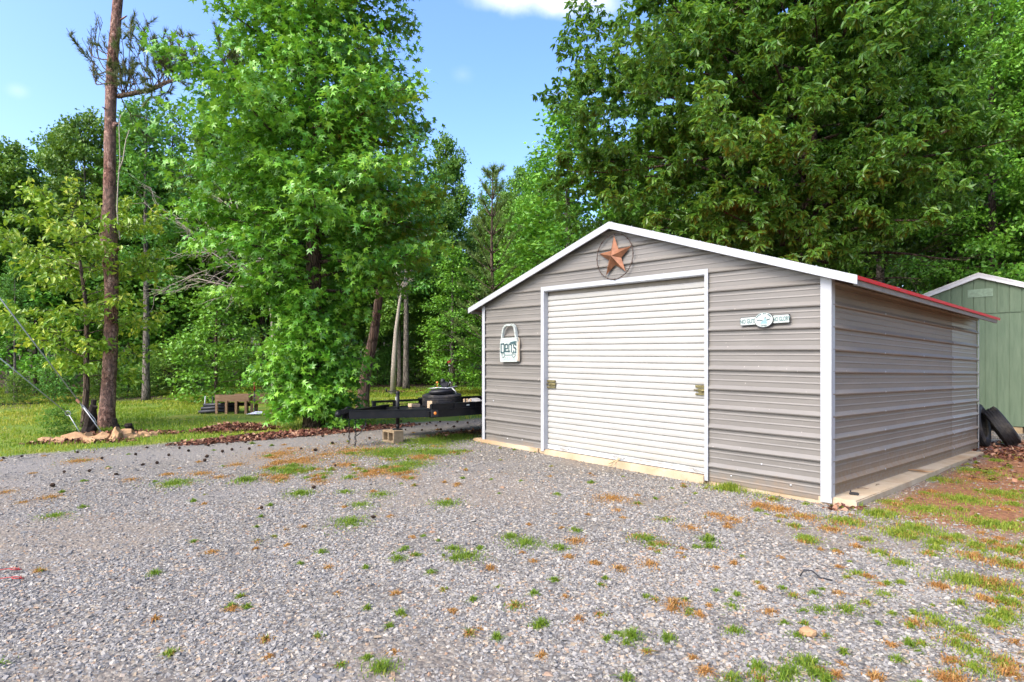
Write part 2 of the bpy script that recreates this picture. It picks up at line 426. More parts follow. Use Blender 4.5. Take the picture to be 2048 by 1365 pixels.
def tree_meshes(seed, H, r0, base, prof, nl, kind, lsize, per, spread=.10, el=(5, 55), droop=.3, up=.9,
                wob=.12, flare=1.3, dens=5., twig_r=.006, tw_len=.30, lean=(0, 0), path=None, sag=.10, inner=.22, limb_r=.30, trunk_n=12, clump=0, rnd=.6, zstretch=1., asym=(0, 0), bias=1., fill=0, fillr=(.45, 1.0), prune=None):
    """trunk with limbs and twigs, and a crown of single leaves; returns two MBs"""
    g = np.random.default_rng(seed)
    tr = MB(); cr = MB()
    m = 26
    zs = np.linspace(0, 1, m)
    px = wob * np.cumsum(g.normal(0, .35, m)) * .35; py = wob * np.cumsum(g.normal(0, .35, m)) * .35
    P = np.stack([px * zs + lean[0] * zs ** 1.3, py * zs + lean[1] * zs ** 1.3, zs * H], 1)
    if path is not None:
        pz = [p[0] for p in path]
        P[:, 0] = np.interp(zs * H, pz, [p[1] for p in path]); P[:, 1] = np.interp(zs * H, pz, [p[2] for p in path])
    rad = r0 * (1 - zs) ** .8 + .01
    rad[0] *= flare; rad[1] *= 1 + (flare - 1) * .3
    tr.tube(P, rad, trunk_n)
    allp = []; allo = []; allt = []
    for i in range(nl):
        f0 = ((i + .5) / nl) ** bias; f = base + (1 - base) * f0
        z = f * H
        p0 = np.array([np.interp(f, zs, P[:, k]) for k in range(3)])
        az = i * 2.39996 + g.uniform(-.4, .4)
        L = prof(f0) * g.uniform(.68, 1.12) * (1 + asym[1] * math.cos(az - asym[0]))
        if L < .15: continue
        e = R(np.interp(f0, [0, 1], el) + g.uniform(-14, 14))
        d = np.array([math.cos(az) * math.cos(e), math.sin(az) * math.cos(e), math.sin(e)])
        side = np.cross(d, [0, 0, 1]); side /= np.linalg.norm(side) + 1e-9
        ts = np.linspace(0, 1, 7)
        cv = g.uniform(-.15, .15)
        pts = p0 + L * (ts[:, None] * d + (cv * ts ** 2)[:, None] * side + np.array([0, 0, 1.]) * (-sag * ts ** 2 + .03 * np.sin(ts * 6 + i))[:, None])
        rl = max(np.interp(f, zs, rad) * limb_r, .012) * min(1, .5 + L / 4)
        tr.tube(pts, np.linspace(rl, .006, 7), 6, cap=False)
        nt = max(4, int(L * dens))
        for j in range(nt):
            t = inner + (1 - inner) * ((j + g.uniform(0, 1)) / nt)
            q = np.array([np.interp(t, ts, pts[:, k]) for k in range(3)])
            sd = (1 if j % 2 else -1)
            dv = d * g.uniform(.35, .9) + side * sd * g.uniform(.3, 1.0) + np.array([0, 0, g.uniform(-.35, .55) * zstretch])
            dv /= np.linalg.norm(dv)
            l2 = L * tw_len * (1.25 - t) * g.uniform(.6, 1.3) + .22
            tp = q + np.linspace(0, 1, 4)[:, None] * dv * l2 + np.array([0, 0, -.12 * l2]) * (np.linspace(0, 1, 4) ** 2)[:, None]
            if twig_r: tr.tube(tp, np.linspace(twig_r, twig_r * .4, 4), 3, cap=False)
            n = max(3, int(per * (.5 + l2)))
            if clump:
                nc = max(2, int(n / clump)); ct = np.linspace(.3, 1, nc)
                u = np.repeat(ct, clump); n = len(u)
                c = tp[0] + (tp[3] - tp[0]) * u[:, None]
                pos = c + g.normal(0, .02, (n, 3))
                a2 = g.uniform(0, 6.28, n)
                o = np.stack([np.cos(a2), np.sin(a2), g.uniform(-.5, .25, n)], 1) + dv * .5
            else:
                u = g.uniform(.1, 1.08, n)
                pos = tp[0] + (tp[3] - tp[0]) * u[:, None] + g.normal(0, spread, (n, 3)) * np.array([1, 1, .7])
                o = dv[None] + g.normal(0, .5, (n, 3))
            allp.append(pos); allo.append(o)
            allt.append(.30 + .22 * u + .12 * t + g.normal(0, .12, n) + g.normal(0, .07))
    for i in range(fill):
        f0 = g.uniform(0.0, 1.0); az = g.uniform(0, 6.283); f = base + (1 - base) * f0
        rr_ = prof(f0) * (1 + asym[1] * math.cos(az - asym[0])) * g.uniform(*fillr) ** .6 * (.62 + .62 * float(fbm(az * 1.1 + seed, f0 * 4.2, seed, 3)))
        c0 = np.array([np.interp(f, zs, P[:, k]) for k in range(3)])
        dv = np.array([math.cos(az), math.sin(az), g.uniform(-.3, .6)]); dv /= np.linalg.norm(dv)
        tip = c0 + np.array([math.cos(az) * rr_, math.sin(az) * rr_, g.uniform(-.2, .3) * rr_ * .5])
        l2 = g.uniform(.35, .8); st_ = tip - dv * l2
        if twig_r: tr.tube([st_, st_ + dv * l2 * .5, tip], [twig_r, twig_r * .7, twig_r * .4], 3, cap=False)
        n = max(6, int(per * g.uniform(.6, 1.2)))
        if clump:
            nc = max(2, n // clump); u = np.repeat(g.uniform(.2, 1, nc), clump); n = len(u)
            pos = st_ + dv * l2 * u[:, None] + np.repeat(g.normal(0, .12, (nc, 3)), clump, 0)
            a2 = g.uniform(0, 6.28, n); o = np.stack([np.cos(a2), np.sin(a2), g.uniform(-.5, .25, n)], 1) + dv * .5
        else:
            u = g.uniform(.1, 1.05, n); pos = st_ + dv * l2 * u[:, None] + g.normal(0, spread * 1.4, (n, 3)); o = dv[None] + g.normal(0, .5, (n, 3))
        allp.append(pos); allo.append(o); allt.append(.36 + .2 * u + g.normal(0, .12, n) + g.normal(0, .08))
    pos = np.concatenate(allp); out = np.concatenate(allo); tt = np.concatenate(allt)
    if prune: k_ = ~prune(pos); pos, out, tt = pos[k_], out[k_], tt[k_]
    put_leaves(cr, pos, out, lsize, kind, g, droop, up, rnd, tt)
    return tr, cr

def ip(*kv):
    xs = [k for k, _ in kv]; ys = [v for _, v in kv]
    return lambda t: float(np.interp(t, xs, ys))

M['leaf_gum'] = leaf_mat('sweetgum_leaf', (0.044, 0.158, 0.013), (0.118, 0.324, 0.022), (0.313, 0.557, 0.048), .24, .36, .55, .015)
M['leaf_dark'] = leaf_mat('dark_glossy_leaf', (0.040, 0.128, 0.019), (0.091, 0.248, 0.029), (0.288, 0.542, 0.066), .40, .36, .45, .02)
M['leaf_yel'] = leaf_mat('yellow_green_leaf', (0.094, 0.201, 0.013), (0.208, 0.361, 0.026), (0.638, 0.603, 0.059), .26, .4, .45, .02)
M['leaf_wood'] = leaf_mat('woodland_leaf', (0.036, 0.112, 0.015), (0.091, 0.224, 0.023), (0.223, 0.388, 0.039), .2, .45, .4, .05)
M['leaf_bright'] = leaf_mat('bright_maple_leaf', (0.051, 0.174, 0.017), (0.131, 0.348, 0.029), (0.290, 0.536, 0.051), .24, .42, .4, .02)
M['leaf_shrub'] = leaf_mat('shrub_leaf', (0.051, 0.131, 0.022), (0.109, 0.246, 0.032), (0.246, 0.392, 0.065), .3, .5, .35, .05)

def tree_thing(name, trmesh, crmesh, loc, label, cat='tree', group=None, rz=0, sc=(1, 1, 1)):
    e = empty(name, loc, rz, label, cat, group); e.scale = sc
    for nm, me in (('trunk', trmesh), ('crown', crmesh)):
        if me is None: continue
        o = bpy.data.objects.new(nm, me); COL.objects.link(o); o.parent = e
    return e

# --- the sweetgum beside the drive
gx, gy = (628 - 1024) / F * 12.3, 12.3
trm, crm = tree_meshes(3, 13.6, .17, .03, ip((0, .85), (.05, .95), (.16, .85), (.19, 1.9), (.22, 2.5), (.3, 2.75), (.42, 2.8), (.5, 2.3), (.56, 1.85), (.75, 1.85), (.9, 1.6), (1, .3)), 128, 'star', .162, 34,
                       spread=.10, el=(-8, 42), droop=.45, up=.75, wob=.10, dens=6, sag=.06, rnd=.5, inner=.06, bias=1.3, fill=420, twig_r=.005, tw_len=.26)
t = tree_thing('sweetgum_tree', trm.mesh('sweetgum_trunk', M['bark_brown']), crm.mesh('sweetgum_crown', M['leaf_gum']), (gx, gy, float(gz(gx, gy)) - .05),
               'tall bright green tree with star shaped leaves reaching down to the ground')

# --- the big glossy tree behind the garage
bx_, by_ = (1622 - 1024) / F * 15.2, 15.2
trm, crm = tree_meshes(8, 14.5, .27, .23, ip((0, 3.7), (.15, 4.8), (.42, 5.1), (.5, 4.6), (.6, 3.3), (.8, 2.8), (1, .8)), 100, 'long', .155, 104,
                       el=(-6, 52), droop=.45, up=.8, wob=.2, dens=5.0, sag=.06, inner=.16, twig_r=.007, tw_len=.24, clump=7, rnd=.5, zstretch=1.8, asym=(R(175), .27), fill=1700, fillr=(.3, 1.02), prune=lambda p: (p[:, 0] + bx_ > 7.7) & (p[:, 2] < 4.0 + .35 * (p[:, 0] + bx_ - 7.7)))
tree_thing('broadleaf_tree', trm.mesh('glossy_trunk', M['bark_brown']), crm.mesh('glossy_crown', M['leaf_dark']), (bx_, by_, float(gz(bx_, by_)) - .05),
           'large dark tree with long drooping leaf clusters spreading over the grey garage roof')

# --- the drooping sapling left of the pine trunk
sx_, sy_ = (168 - 1024) / F * 12.4, 12.4
trm, crm = tree_meshes(15, 4.5, .055, .22, ip((0, .8), (.25, 1.45), (.6, 1.8), (.85, 1.4), (1, .6)), 34, 'oval', .135, 36,
                       spread=.07, el=(8, 40), droop=.5, up=.8, wob=.15, dens=4.6, sag=.12, twig_r=.005, tw_len=.3, trunk_n=8, path=[(0, 0, 0), (.8, .05, 0), (2.4, .02, .05), (3.5, -.1, 0), (4.5, -.3, 0)])
tree_thing('sapling', trm.mesh('sapling_trunk', M['bark_brown']), crm.mesh('sapling_crown', M['leaf_yel']), (sx_, sy_, float(gz(sx_, sy_)) - .03),
           'thin sapling with drooping yellow green leaves just left of the bare pine trunk')

# --- bare pine trunk with one needled limb
e = empty('pine_tree', (0, 0, 0), 0, 'bare reddish pine trunk with one sparse needled branch, standing in a stone edged bed', 'tree')
PY = 12.3
path = [(212, 868, 19), (212, 850, 16), (214, 800, 13.8), (217, 720, 12.6), (219, 628, 12.2), (220, 560, 12.4), (217, 505, 14.5), (215, 475, 16.2), (216, 445, 14.2), (219.5, 405, 11), (222, 330, 10.6), (224, 250, 10.2), (228, 130, 9.8), (233, 60, 9.2), (237, -10, 8.6), (246, -140, 7.5), (250, -300, 6), (252, -420, 3)]
pts = [at(u, v, PY) for u, v, w in path]
pz = [p.z for p in pts]
zz = np.linspace(pz[0] - .1, pz[-1], 90)
PP = np.stack([np.interp(zz, pz, [p.x for p in pts]), PY + .06 * np.sin(zz * .7), zz], 1)
rr = np.interp(zz, pz, [w / F * PY for _, _, w in path])
g = np.random.default_rng(4)
k = np.ones(5) / 5
for c in (0, 1): PP[2:-2, c] = np.convolve(PP[:, c], k, 'valid')
rr = rr * (1 + .03 * g.normal(0, 1, len(rr)))
mb = MB(); mb.tube(PP, rr, 20)
# stubs and knots
for (u, v, du, dv, r) in ((238, 42, 16, -10, .02), (218, 222, -14, -8, .018), (228, 250, 10, -4, .02), (231, 248, -4, 6, .05), (232, 500, 10, -6, .05)):
    a = at(u, v, PY - .05); b = at(u + du, v + dv, PY - .25)
    mb.tube([a, a.lerp(b, .6), b], [r, r * .8, r * .4], 7)
mb.build('trunk', M['bark_pine'], e)
# small vine/branchlet hugging the trunk
mb = MB()
for cl in ([(240, 480), (234, 420), (236, 370), (240, 320), (238, 250), (241, 230)], [(237, 345), (246, 320), (252, 280), (259, 260)]):
    p = [at(u, v, PY - .3) for u, v in cl]; mb.tube(p, np.linspace(.014, .006, len(p)), 6)
mb.build('vine_stem', M['dead_wood'], e)
lm = MB(); nd = MB()
def needles(p, d, n=16, L=.15, g=g):
    d = nrm(np.asarray(d, float))
    D = nrm(d * 1.1 + g.normal(0, .55, (n, 3)))
    S = nrm(np.cross(D, g.normal(0, 1, (n, 3)))) * .0062
    base = np.asarray(p) + d * g.uniform(-.09, .02, (n, 1)); ll = L * g.uniform(.6, 1.1, (n, 1))
    V = np.stack([base - S, base + S, base + D * ll], 1).reshape(-1, 3)
    nd.add(V, np.arange(3 * n).reshape(-1, 3), np.repeat(g.uniform(.2, .9, n), 3))
limb = [at(236, 193, PY), at(262, 188, PY - .2), at(300, 181, PY - .4), at(330, 166, PY - .55), at(352, 160, PY - .6), at(390, 151, PY - .6), at(425, 148, PY - .6), at(462, 140, PY - .6), at(490, 128, PY - .6)]
lm.tube(limb, np.linspace(.05, .012, len(limb)), 8)
L = np.array([p[:] for p in limb])
for i in range(58):
    s = g.uniform(.02, .98) ** 1.15 * (len(limb) - 1); k = int(s); q = L[k] + (L[min(k + 1, len(L) - 1)] - L[k]) * (s - k)
    f = s / (len(limb) - 1)
    d = nrm(np.array([g.uniform(-.75, .55), g.uniform(-.5, .5), g.uniform(.35, 1.0) if g.random() < .88 else -.4]))
    ln = g.uniform(.3, 1.35) * (1.05 - .72 * f)
    ts = np.linspace(0, 1, 6)
    tw = q + ts[:, None] * d * ln + np.array([0, 0, .3 * ln]) * (ts ** 2)[:, None] + .03 * g.normal(0, 1, (6, 3)) * ts[:, None]
    lm.tube(tw, np.linspace(.011, .004, 6), 5, cap=False)
    for j in range(int(2 + ln * 4)):
        t0 = g.uniform(.25, .95); q2 = tw[0] + (tw[5] - tw[0]) * t0 + np.array([0, 0, .3 * ln]) * (t0 ** 2 - t0)
        d2 = nrm(d * .6 + g.normal(0, .45, 3) + np.array([0, 0, .35])); l2 = g.uniform(.08, .3)
        lm.tube([q2, q2 + d2 * l2 * .5, q2 + d2 * l2], [.006, .005, .003], 4, cap=False)
        needles(q2 + d2 * l2, d2, 32 if f > .05 else 10, .135)
        needles(q2 + d2 * l2 * .55, d2, 20, .12)
# twigs behind the trunk on the left
for (u0, v0, u1, v1) in ((222, 172, 190, 118), (222, 172, 186, 72), (220, 150, 205, 45), (219, 120, 183, 80), (218, 165, 200, 150), (220, 140, 190, 140), (221, 110, 196, 52)):
    a = np.array(at(u0, v0, PY + .25)[:]); b = np.array(at(u1, v1, PY + .6)[:])
    ts = np.linspace(0, 1, 6); tw = a + ts[:, None] * (b - a) + np.array([-.18, 0, -.12]) * np.sin(ts * math.pi)[:, None]
    lm.tube(tw, np.linspace(.013, .004, 6), 5, cap=False)
    for j in range(9):
        t0 = g.uniform(.35, 1); q2 = a + (b - a) * t0 + np.array([-.18, 0, -.12]) * math.sin(t0 * math.pi)
        d2 = nrm(np.array([g.uniform(-.6, .3), g.uniform(-.3, .3), 1.])); l2 = g.uniform(.1, .28)
        lm.tube([q2, q2 + d2 * l2], [.006, .003], 4, cap=False); needles(q2 + d2 * l2, d2, 6, .09)
lm.build('branch', M['bark_brown'], e); nd.build('needles', M['needle'], e)

# ------------------------------------------------------------------ woodland
def proto(seed, H, kind, mat, bark, **k):
    a, b = tree_meshes(seed, H, kind=kind, **k)
    return a.mesh('woodland_trunk', M[bark]), b.mesh('woodland_crown', M[mat]), H
W = {}
cf = dict(spread=.18, dens=4.2, twig_r=0, trunk_n=8)
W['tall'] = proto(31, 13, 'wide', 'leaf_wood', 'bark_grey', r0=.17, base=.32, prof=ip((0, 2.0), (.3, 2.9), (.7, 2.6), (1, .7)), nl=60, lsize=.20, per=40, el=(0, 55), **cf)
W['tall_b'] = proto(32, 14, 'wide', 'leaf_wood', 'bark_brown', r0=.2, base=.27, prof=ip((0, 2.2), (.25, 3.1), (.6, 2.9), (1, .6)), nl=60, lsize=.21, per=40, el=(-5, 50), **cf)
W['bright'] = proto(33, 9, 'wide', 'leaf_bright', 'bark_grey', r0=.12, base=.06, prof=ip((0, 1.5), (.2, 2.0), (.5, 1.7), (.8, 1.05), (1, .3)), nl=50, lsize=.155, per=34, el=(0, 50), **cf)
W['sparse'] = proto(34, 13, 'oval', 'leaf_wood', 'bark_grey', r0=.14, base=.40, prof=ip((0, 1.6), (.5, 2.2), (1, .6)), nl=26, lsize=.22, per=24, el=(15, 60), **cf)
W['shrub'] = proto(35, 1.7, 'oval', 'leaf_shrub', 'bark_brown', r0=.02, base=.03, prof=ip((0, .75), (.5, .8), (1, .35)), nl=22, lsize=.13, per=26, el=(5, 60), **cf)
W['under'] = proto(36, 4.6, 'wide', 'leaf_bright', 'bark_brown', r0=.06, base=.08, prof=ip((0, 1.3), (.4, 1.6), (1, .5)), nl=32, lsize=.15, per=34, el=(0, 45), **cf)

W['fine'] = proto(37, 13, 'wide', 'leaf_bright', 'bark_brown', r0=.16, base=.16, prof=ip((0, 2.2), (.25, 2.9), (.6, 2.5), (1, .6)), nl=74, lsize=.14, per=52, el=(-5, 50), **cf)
def plant(kind, u, Y, topv=None, wid=1., label='', cat='tree', name=None, group=None, h=None):
    X = (u - 1024) / F * Y; z0 = float(gz(X, Y))
    a, b, H = W[kind]
    if h is None: h = CAMZ + (HV - topv) / F * Y - z0
    s = h / H
    return tree_thing(name or 'broadleaf_tree', a, b, (X, Y, z0 - .06), label, cat, group, random.uniform(0, 6.28), (s * wid, s * wid, s))

plant('tall', 20, 22, 305, 1.0, 'light green rounded tree at the far left edge of the woods')
plant('tall_b', 118, 27, 268, .85, 'tree with a pale forked top in the gap left of the bare pine trunk')
plant('tall', 172, 24, 245, .8, 'woodland tree whose upper leaves show just left of the bare pine trunk')
plant('sparse', 292, 19, 212, 1.05, 'pale grey trunked tree standing directly right of the bare pine trunk')
plant('tall_b', 262, 26, 225, .8, 'woodland tree rising behind the pale grey trunk beside the bare pine')
plant('sparse', 345, 27, 228, 1.0, 'thin crowned tree with open sky between its leaves under the needled pine branch')
plant('tall', 430, 26, 250, .8, 'dark woodland tree behind the left side of the star leaved tree')
plant('under', 432, 18.5, 585, 1.15, 'bushy low green tree behind the wooden raised garden bed', name='understory_tree')
plant('tall_b', 540, 30, 190, .8, 'tall woodland tree mostly hidden behind the star leaved tree')
plant('tall', 700, 29, 235, .8, 'woodland tree behind the right side of the star leaved tree')
plant('sparse', 812, 25, 285, 1.1, 'airy tree with thin twigs showing right of the star leaved tree')
plant('tall_b', 893, 31, 283, .72, 'dark rounded tree with its crown against the sky left of the garage gable')
plant('sparse', 985, 44, 352, .9, 'distant thin tree top in the lowest dip of the tree line')
plant('tall', 1045, 37, 352, .7, 'small crowned tree in the dip of the tree line behind the garage peak')
plant('bright', 1135, 20, 228, 1.35, 'bright green pointed tree behind the garage peak')
plant('bright', 905, 22, 500, 1.25, 'bright green bushy tree beside the left corner of the garage')
plant('fine', 1260, 23, 290, .9, 'light green tree showing under the drooping limbs behind the garage roof')
plant('tall_b', 1420, 27, 210, .8, 'shaded tree deep behind the drooping limbs over the garage')
plant('tall_b', 1560, 31, 120, .8, 'tall shaded tree behind the trunk of the large drooping tree')
plant('tall', 1760, 24, -60, .8, 'tall tree behind the right half of the large drooping tree')
plant('fine', 1985, 18.5, -40, .9, 'light green tree rising behind the peak of the green shed')
plant('tall_b', 1905, 21, -160, .75, 'red trunked tall tree between the large drooping tree and the green shed')
plant('fine', 2105, 19, -140, .85, 'tall leafy tree past the right side of the green shed')
plant('tall_b', -90, 21, 290, .9, 'dark tree at the left border of the woods beyond the sapling')
plant('sparse', 30, 18.5, 520, .9, 'slim straight grey trunk with few leaves at the shaded left edge of the woods', name='slim_tree')
for i, (tx, ty, kk) in enumerate([(12.6, 8.2, 'tall'), (13.8, 4.6, 'tall_b'), (12.2, 1.2, 'tall'), (15.6, 10.5, 'tall_b'), (16.5, 6.4, 'tall'), (13.0, 6.2, 'under'), (12.4, 3.0, 'under'), (15.0, -1.5, 'tall_b')]):
    a, b, H = W[kk]; s_ = (.8 if kk != 'under' else .9)
    tx += 2.6; tree_thing('forest_tree', a, b, (tx, ty, float(gz(tx, ty)) - .06), 'leafy tree of the woods to the right of the garage yard', 'tree', 'woods right of the garage yard', i * 1.3, (s_, s_, s_))
plant('fine', 1080, 25, 325, 1.0, 'light green leafy tree filling the dip between the young pine and the garage peak')
plant('under', 70, 22, None, 1.2, 'leafy low tree in the shade at the far left of the woods', name='understory_tree', h=4.6)
plant('under', 215, 24, None, 1.2, 'leafy low tree in the shade right behind the bare pine trunk', name='understory_tree', h=5.2)
plant('under', 330, 25, None, 1.2, 'leafy low tree in the shade between the pale grey trunk and the garden bed', name='understory_tree', h=5.5)
# trees further back: shaded, nothing tells them apart
grp = 'shaded trees deep in the woods'
gg = np.random.default_rng(77)
for i in range(40):
    u = -160 + (i % 26) * 93 + gg.uniform(-30, 30) + (40 if i > 25 else 0); Y = gg.uniform(31, 40) if i < 26 else gg.uniform(26.5, 30)
    base_top = np.interp(u, [0, 300, 800, 1000, 1100, 1300, 1700, 2100], [390, 330, 370, 420, 420, 330, 150, 80])
    plant(('tall', 'tall_b')[i % 2], u, Y, base_top + gg.uniform(-25, 40), .95, 'shaded tree standing deep in the woods behind the nearer trees', group=grp, name='forest_tree')
grp = 'low shrubs along the edge of the woods'
for i, (u, Y, h) in enumerate([(-40, 17.5, .9), (35, 17.8, .8), (110, 18.6, 1.2), (300, 21.5, 1.1), (345, 22.0, 1.5), (395, 22.6, 1.1), (560, 24, 1.8), (620, 25, 1.6), (690, 26, 1.5), (755, 28.5, 1.3), (790, 29.5, 1.7), (830, 30, 1.5), (870, 29, 1.8), (760, 33, 3.0), (840, 33, 3.2), (930, 30, 2.2), (965, 27, 1.8), (200, 19.8, 1.0), (255, 20.8, .9), (480, 23.5, 1.6), (1850, 18, 2.0), (1930, 17.5, 1.8), (700, 31, 2.4)]):
    plant('shrub', u, Y, None, gg.uniform(.9, 1.3), 'low green shrub at the shaded foot of the woods', 'shrub', 'shrub', grp, h)

# leaning reddish tree behind the trailer
e_ = tree_meshes(52, 6.5, .15, .55, ip((0, .9), (.5, 1.4), (1, .6)), 16, 'oval', .15, 16, spread=.12, el=(5, 50), wob=.05, dens=3.2, twig_r=.006,
                 path=[(0, 0, 0), (1.0, .08, 0), (2, .30, .0), (3.2, .45, .05), (4.5, .62, .1), (6.5, .9, .2)])
X = (724 - 1024) / F * 15.5
tree_thing('leaning_tree', e_[0].mesh('leaning_trunk', M['bark_red']), e_[1].mesh('leaning_crown', M['leaf_wood']), (X, 15.5, float(gz(X, 15.5)) - .05),
           'leaning slim tree with a bare reddish trunk behind the trailer tongue')
# dead standing tree with bare twigs
def dead_tree(label, u0, v0, Y, spec, r, name='dead_tree', seed=1):
    g = np.random.default_rng(seed)
    X = (u0 - 1024) / F * Y; z0 = float(gz(X, Y))
    e = empty(name, (X, Y, z0), 0, label, 'tree'); mb = MB()
    P = [Vector((0, 0, -.1))] + [at(u, v, Y) - Vector((X, Y, z0)) for u, v in spec]
    mb.tube(P, np.linspace(r, r * .3, len(P)), 9)
    mb.build('trunk', M['dead_wood'], e)
    bb = MB()
    def br(p, d, L, r, lv):
        ts = np.linspace(0, 1, 5); q = p + ts[:, None] * d * L + g.normal(0, .05 * L, (5, 3)) * ts[:, None]
        bb.tube(q, np.linspace(r, r * .4, 5), 5, cap=False)
        if lv:
            for _ in range(5):
                t = g.uniform(.25, 1); s = p + (q[4] - p) * t
                br(s, nrm(d + g.normal(0, .55, 3)), L * g.uniform(.35, .6), r * .5, lv - 1)
    return e, bb, br, P
e, bb, br, P = dead_tree('dead grey tree with pale bare twigs right of the star leaved tree', 785, 770, 22, [(788, 720), (792, 660), (800, 600), (812, 555)], .11, seed=3)
for i in range(9):
    q = np.array(P[3 + i % 2][:]) + np.array([0, 0, rng.uniform(0, .8)]); br(q, nrm(np.array([rng.uniform(-.7, .9), rng.uniform(-.5, .2), rng.uniform(.2, .9)])), rng.uniform(.8, 1.7), .03, 2)
bb.build('branches', M['dead_wood'], e)
e, bb, br, P = dead_tree('pale dead tree whose long bare limbs reach left beside the star leaved tree', 548, 800, 15.5, [(548, 720), (545, 640), (535, 575), (528, 520)], .07, seed=9)
for i, (dx, dz) in enumerate([(-1, .05), (-1, .3), (-.9, .5), (-1, -.2), (-.8, .8), (-.6, 1)]):
    q = np.array(P[3 + i % 2][:]); br(q, nrm(np.array([dx, rng.uniform(-.35, .1), dz])), rng.uniform(1.7, 2.9), .022, 2)
bb.build('branches', M['dead_wood'], e)

# young pine behind the garage's left end
X, Y = (985 - 1024) / F * 19, 19; z0 = float(gz(X, Y))
e = empty('pine_sapling', (X, Y, z0), 0, 'young pine with whorled needle tufts behind the left slope of the garage roof', 'tree')
lm = MB(); nd = MB(); H = 7.0
lm.tube([(0, 0, 0), (.05, 0, 2), (-.03, .05, 4.5), (0, 0, H)], [.09, .075, .045, .012], 8)
for w in range(11):
    z = 1.2 + (H - 1.4) * w / 10.
    for k in range(5):
        a = w * 1.1 + k * 1.257 + g.uniform(-.2, .2); Lb = (1.75 * (1 - w / 12.5)) * g.uniform(.75, 1.15); e1 = R(18 + w * 3)
        d = np.array([math.cos(a) * math.cos(e1), math.sin(a) * math.cos(e1), math.sin(e1)])
        p0 = np.array([0, 0, z]); ts = np.linspace(0, 1, 5)
        q = p0 + ts[:, None] * d * Lb + np.array([0, 0, .18 * Lb]) * (ts ** 2)[:, None]
        lm.tube(q, np.linspace(.02, .006, 5), 5, cap=False)
        for j in range(9):
            t0 = g.uniform(.4, 1); b = q[0] + (q[4] - q[0]) * t0
            d2 = nrm(d + g.normal(0, .4, 3) + np.array([0, 0, .5])); needles(b + d2 * .12, d2, 22, .2, g)
needles((0, 0, H), (0, 0, 1), 40, .25, g)
nd2 = nd
lm.build('trunk', M['bark_brown'], e); nd.build('needles', M['needle_green'], e)

# far wall of woods
mb = MB(); g = np.random.default_rng(9)
n = 75000
x = g.uniform(-62, 62, n); top = 7.5 + 3.5 * fbm(x * .12, x * 0, 4) + 2.0 * fbm(x * .6, x * 0, 14) + np.where(x > 14, (x - 14) * .25, 0)
# keep the dip of the tree line
top = top - 3.0 * np.exp(-((x + .5) / 4.5) ** 2)
zf = g.uniform(0, 1, n) ** .9
y = 47 + 6 * g.uniform(0, 1, n) + 2.5 * fbm(x * .3, zf * 5, 2) + .25 * np.abs(x) * 0
cl = fbm(x * .55 + 3, zf * top * .55, 30, 3)
keep = cl > .36
pos = np.stack([x, y - 4.5 * cl, gz(x, y) + zf * top], 1)[keep]
out = np.tile([0, -1., .2], (len(pos), 1))
put_leaves(mb, pos, out, .55, 'wide', g, .2, .6, .8, np.clip(g.normal(.4, .15, len(pos)), 0, 1))
o = mb.build('distant_woods', M['leaf_wood']); tag(o, 'continuous distant woods closing the view behind the separate trees', 'woods', kind='stuff')
# ------------------------------------------------------------------ metal garage (local frame: x right along the front, y back, z up)
GW, GD = 5.537, 6.26
gar = empty('metal_garage', (GC[0], GC[1], 0), GROT, 'taupe ribbed metal garage with white trim and a white roll up door', 'garage')
def shear(mb):
    for v in mb.v: v[:, 2] += -.0145 * v[:, 0] - .0142 * v[:, 1]
    return mb
def gpart(mb, name, mat, parent=None):
    return shear(mb).build(name, mat, parent or gar)
EAVE = 2.24 + .0045; APEX = 3.28 - .0145 * 2.77
SL = (APEX - EAVE) / (GW / 2 + .28)           # roof slope
def roof_z(x): return APEX - SL * abs(x + GW / 2)
RIB0, RIB = .163, .2286
def profile(z0, z1):
    out = [(z0, 0)]
    k = math.floor((z0 - RIB0) / RIB) - 1
    while RIB0 + k * RIB < z1 + .1:
        b = RIB0 + k * RIB
        for dz, o in ((-.006, 0), (.004, .026), (.016, .029), (.056, .0), (.106, 0), (.109, .0045), (.115, .0045), (.127, 0), (.174, 0), (.177, .0045), (.183, .0045), (.195, 0)):
            z = b + dz
            if z0 < z < z1: out.append((z, o))
        k += 1
    out.append((z1, 0)); return sorted(out)
def ribbed(a0, a1, z0, z1, n, wob=0.0032):
    """ribbed sheet in the (a, z) plane, offset outwards; returns list of verts (a, off, z) and quads"""
    pr = profile(z0, z1); aa = np.linspace(a0, a1, n + 1)
    V = []; 
    for z, o in pr:
        for a in aa: V.append((a, o + wob * (vnoise(a * 1.3, z * 2.2, 5) - .5) * 2, z))
    m = n + 1
    Fq = [(i * m + j, i * m + j + 1, (i + 1) * m + j + 1, (i + 1) * m + j) for i in range(len(pr) - 1) for j in range(n)]
    return V, Fq
DX0, DX1, DZ = -4.15, -1.356, 2.50      # door trim outer edges, top
DTOP = DZ + .0
def front_wall():
    mb = MB()
    for a0, a1, z0, z1, n in ((-GW + .0, DX0 + .02, .0, 2.9, 8), (DX1 - .02, 0, .0, 3.2, 8), (DX0 + .02, DX1 - .02, DZ - .02, 3.35, 14)):
        bm = bmesh.new(); V, Fq = ribbed(a0, a1, z0, z1, n)
        vs = [bm.verts.new((a, -o, z)) for a, o, z in V]
        for q in Fq: bm.faces.new([vs[i] for i in q])
        for sgn in (-1, 1):
            # keep what lies under the roof plane
            nrm_ = Vector((sgn * SL, 0, 1)).normalized(); p = Vector((-GW / 2, 0, APEX - .035))
            bmesh.ops.bisect_plane(bm, geom=bm.verts[:] + bm.edges[:] + bm.faces[:], plane_co=p, plane_no=nrm_, clear_outer=True)
        bm.normal_update(); mb.bm(bm)
    return mb
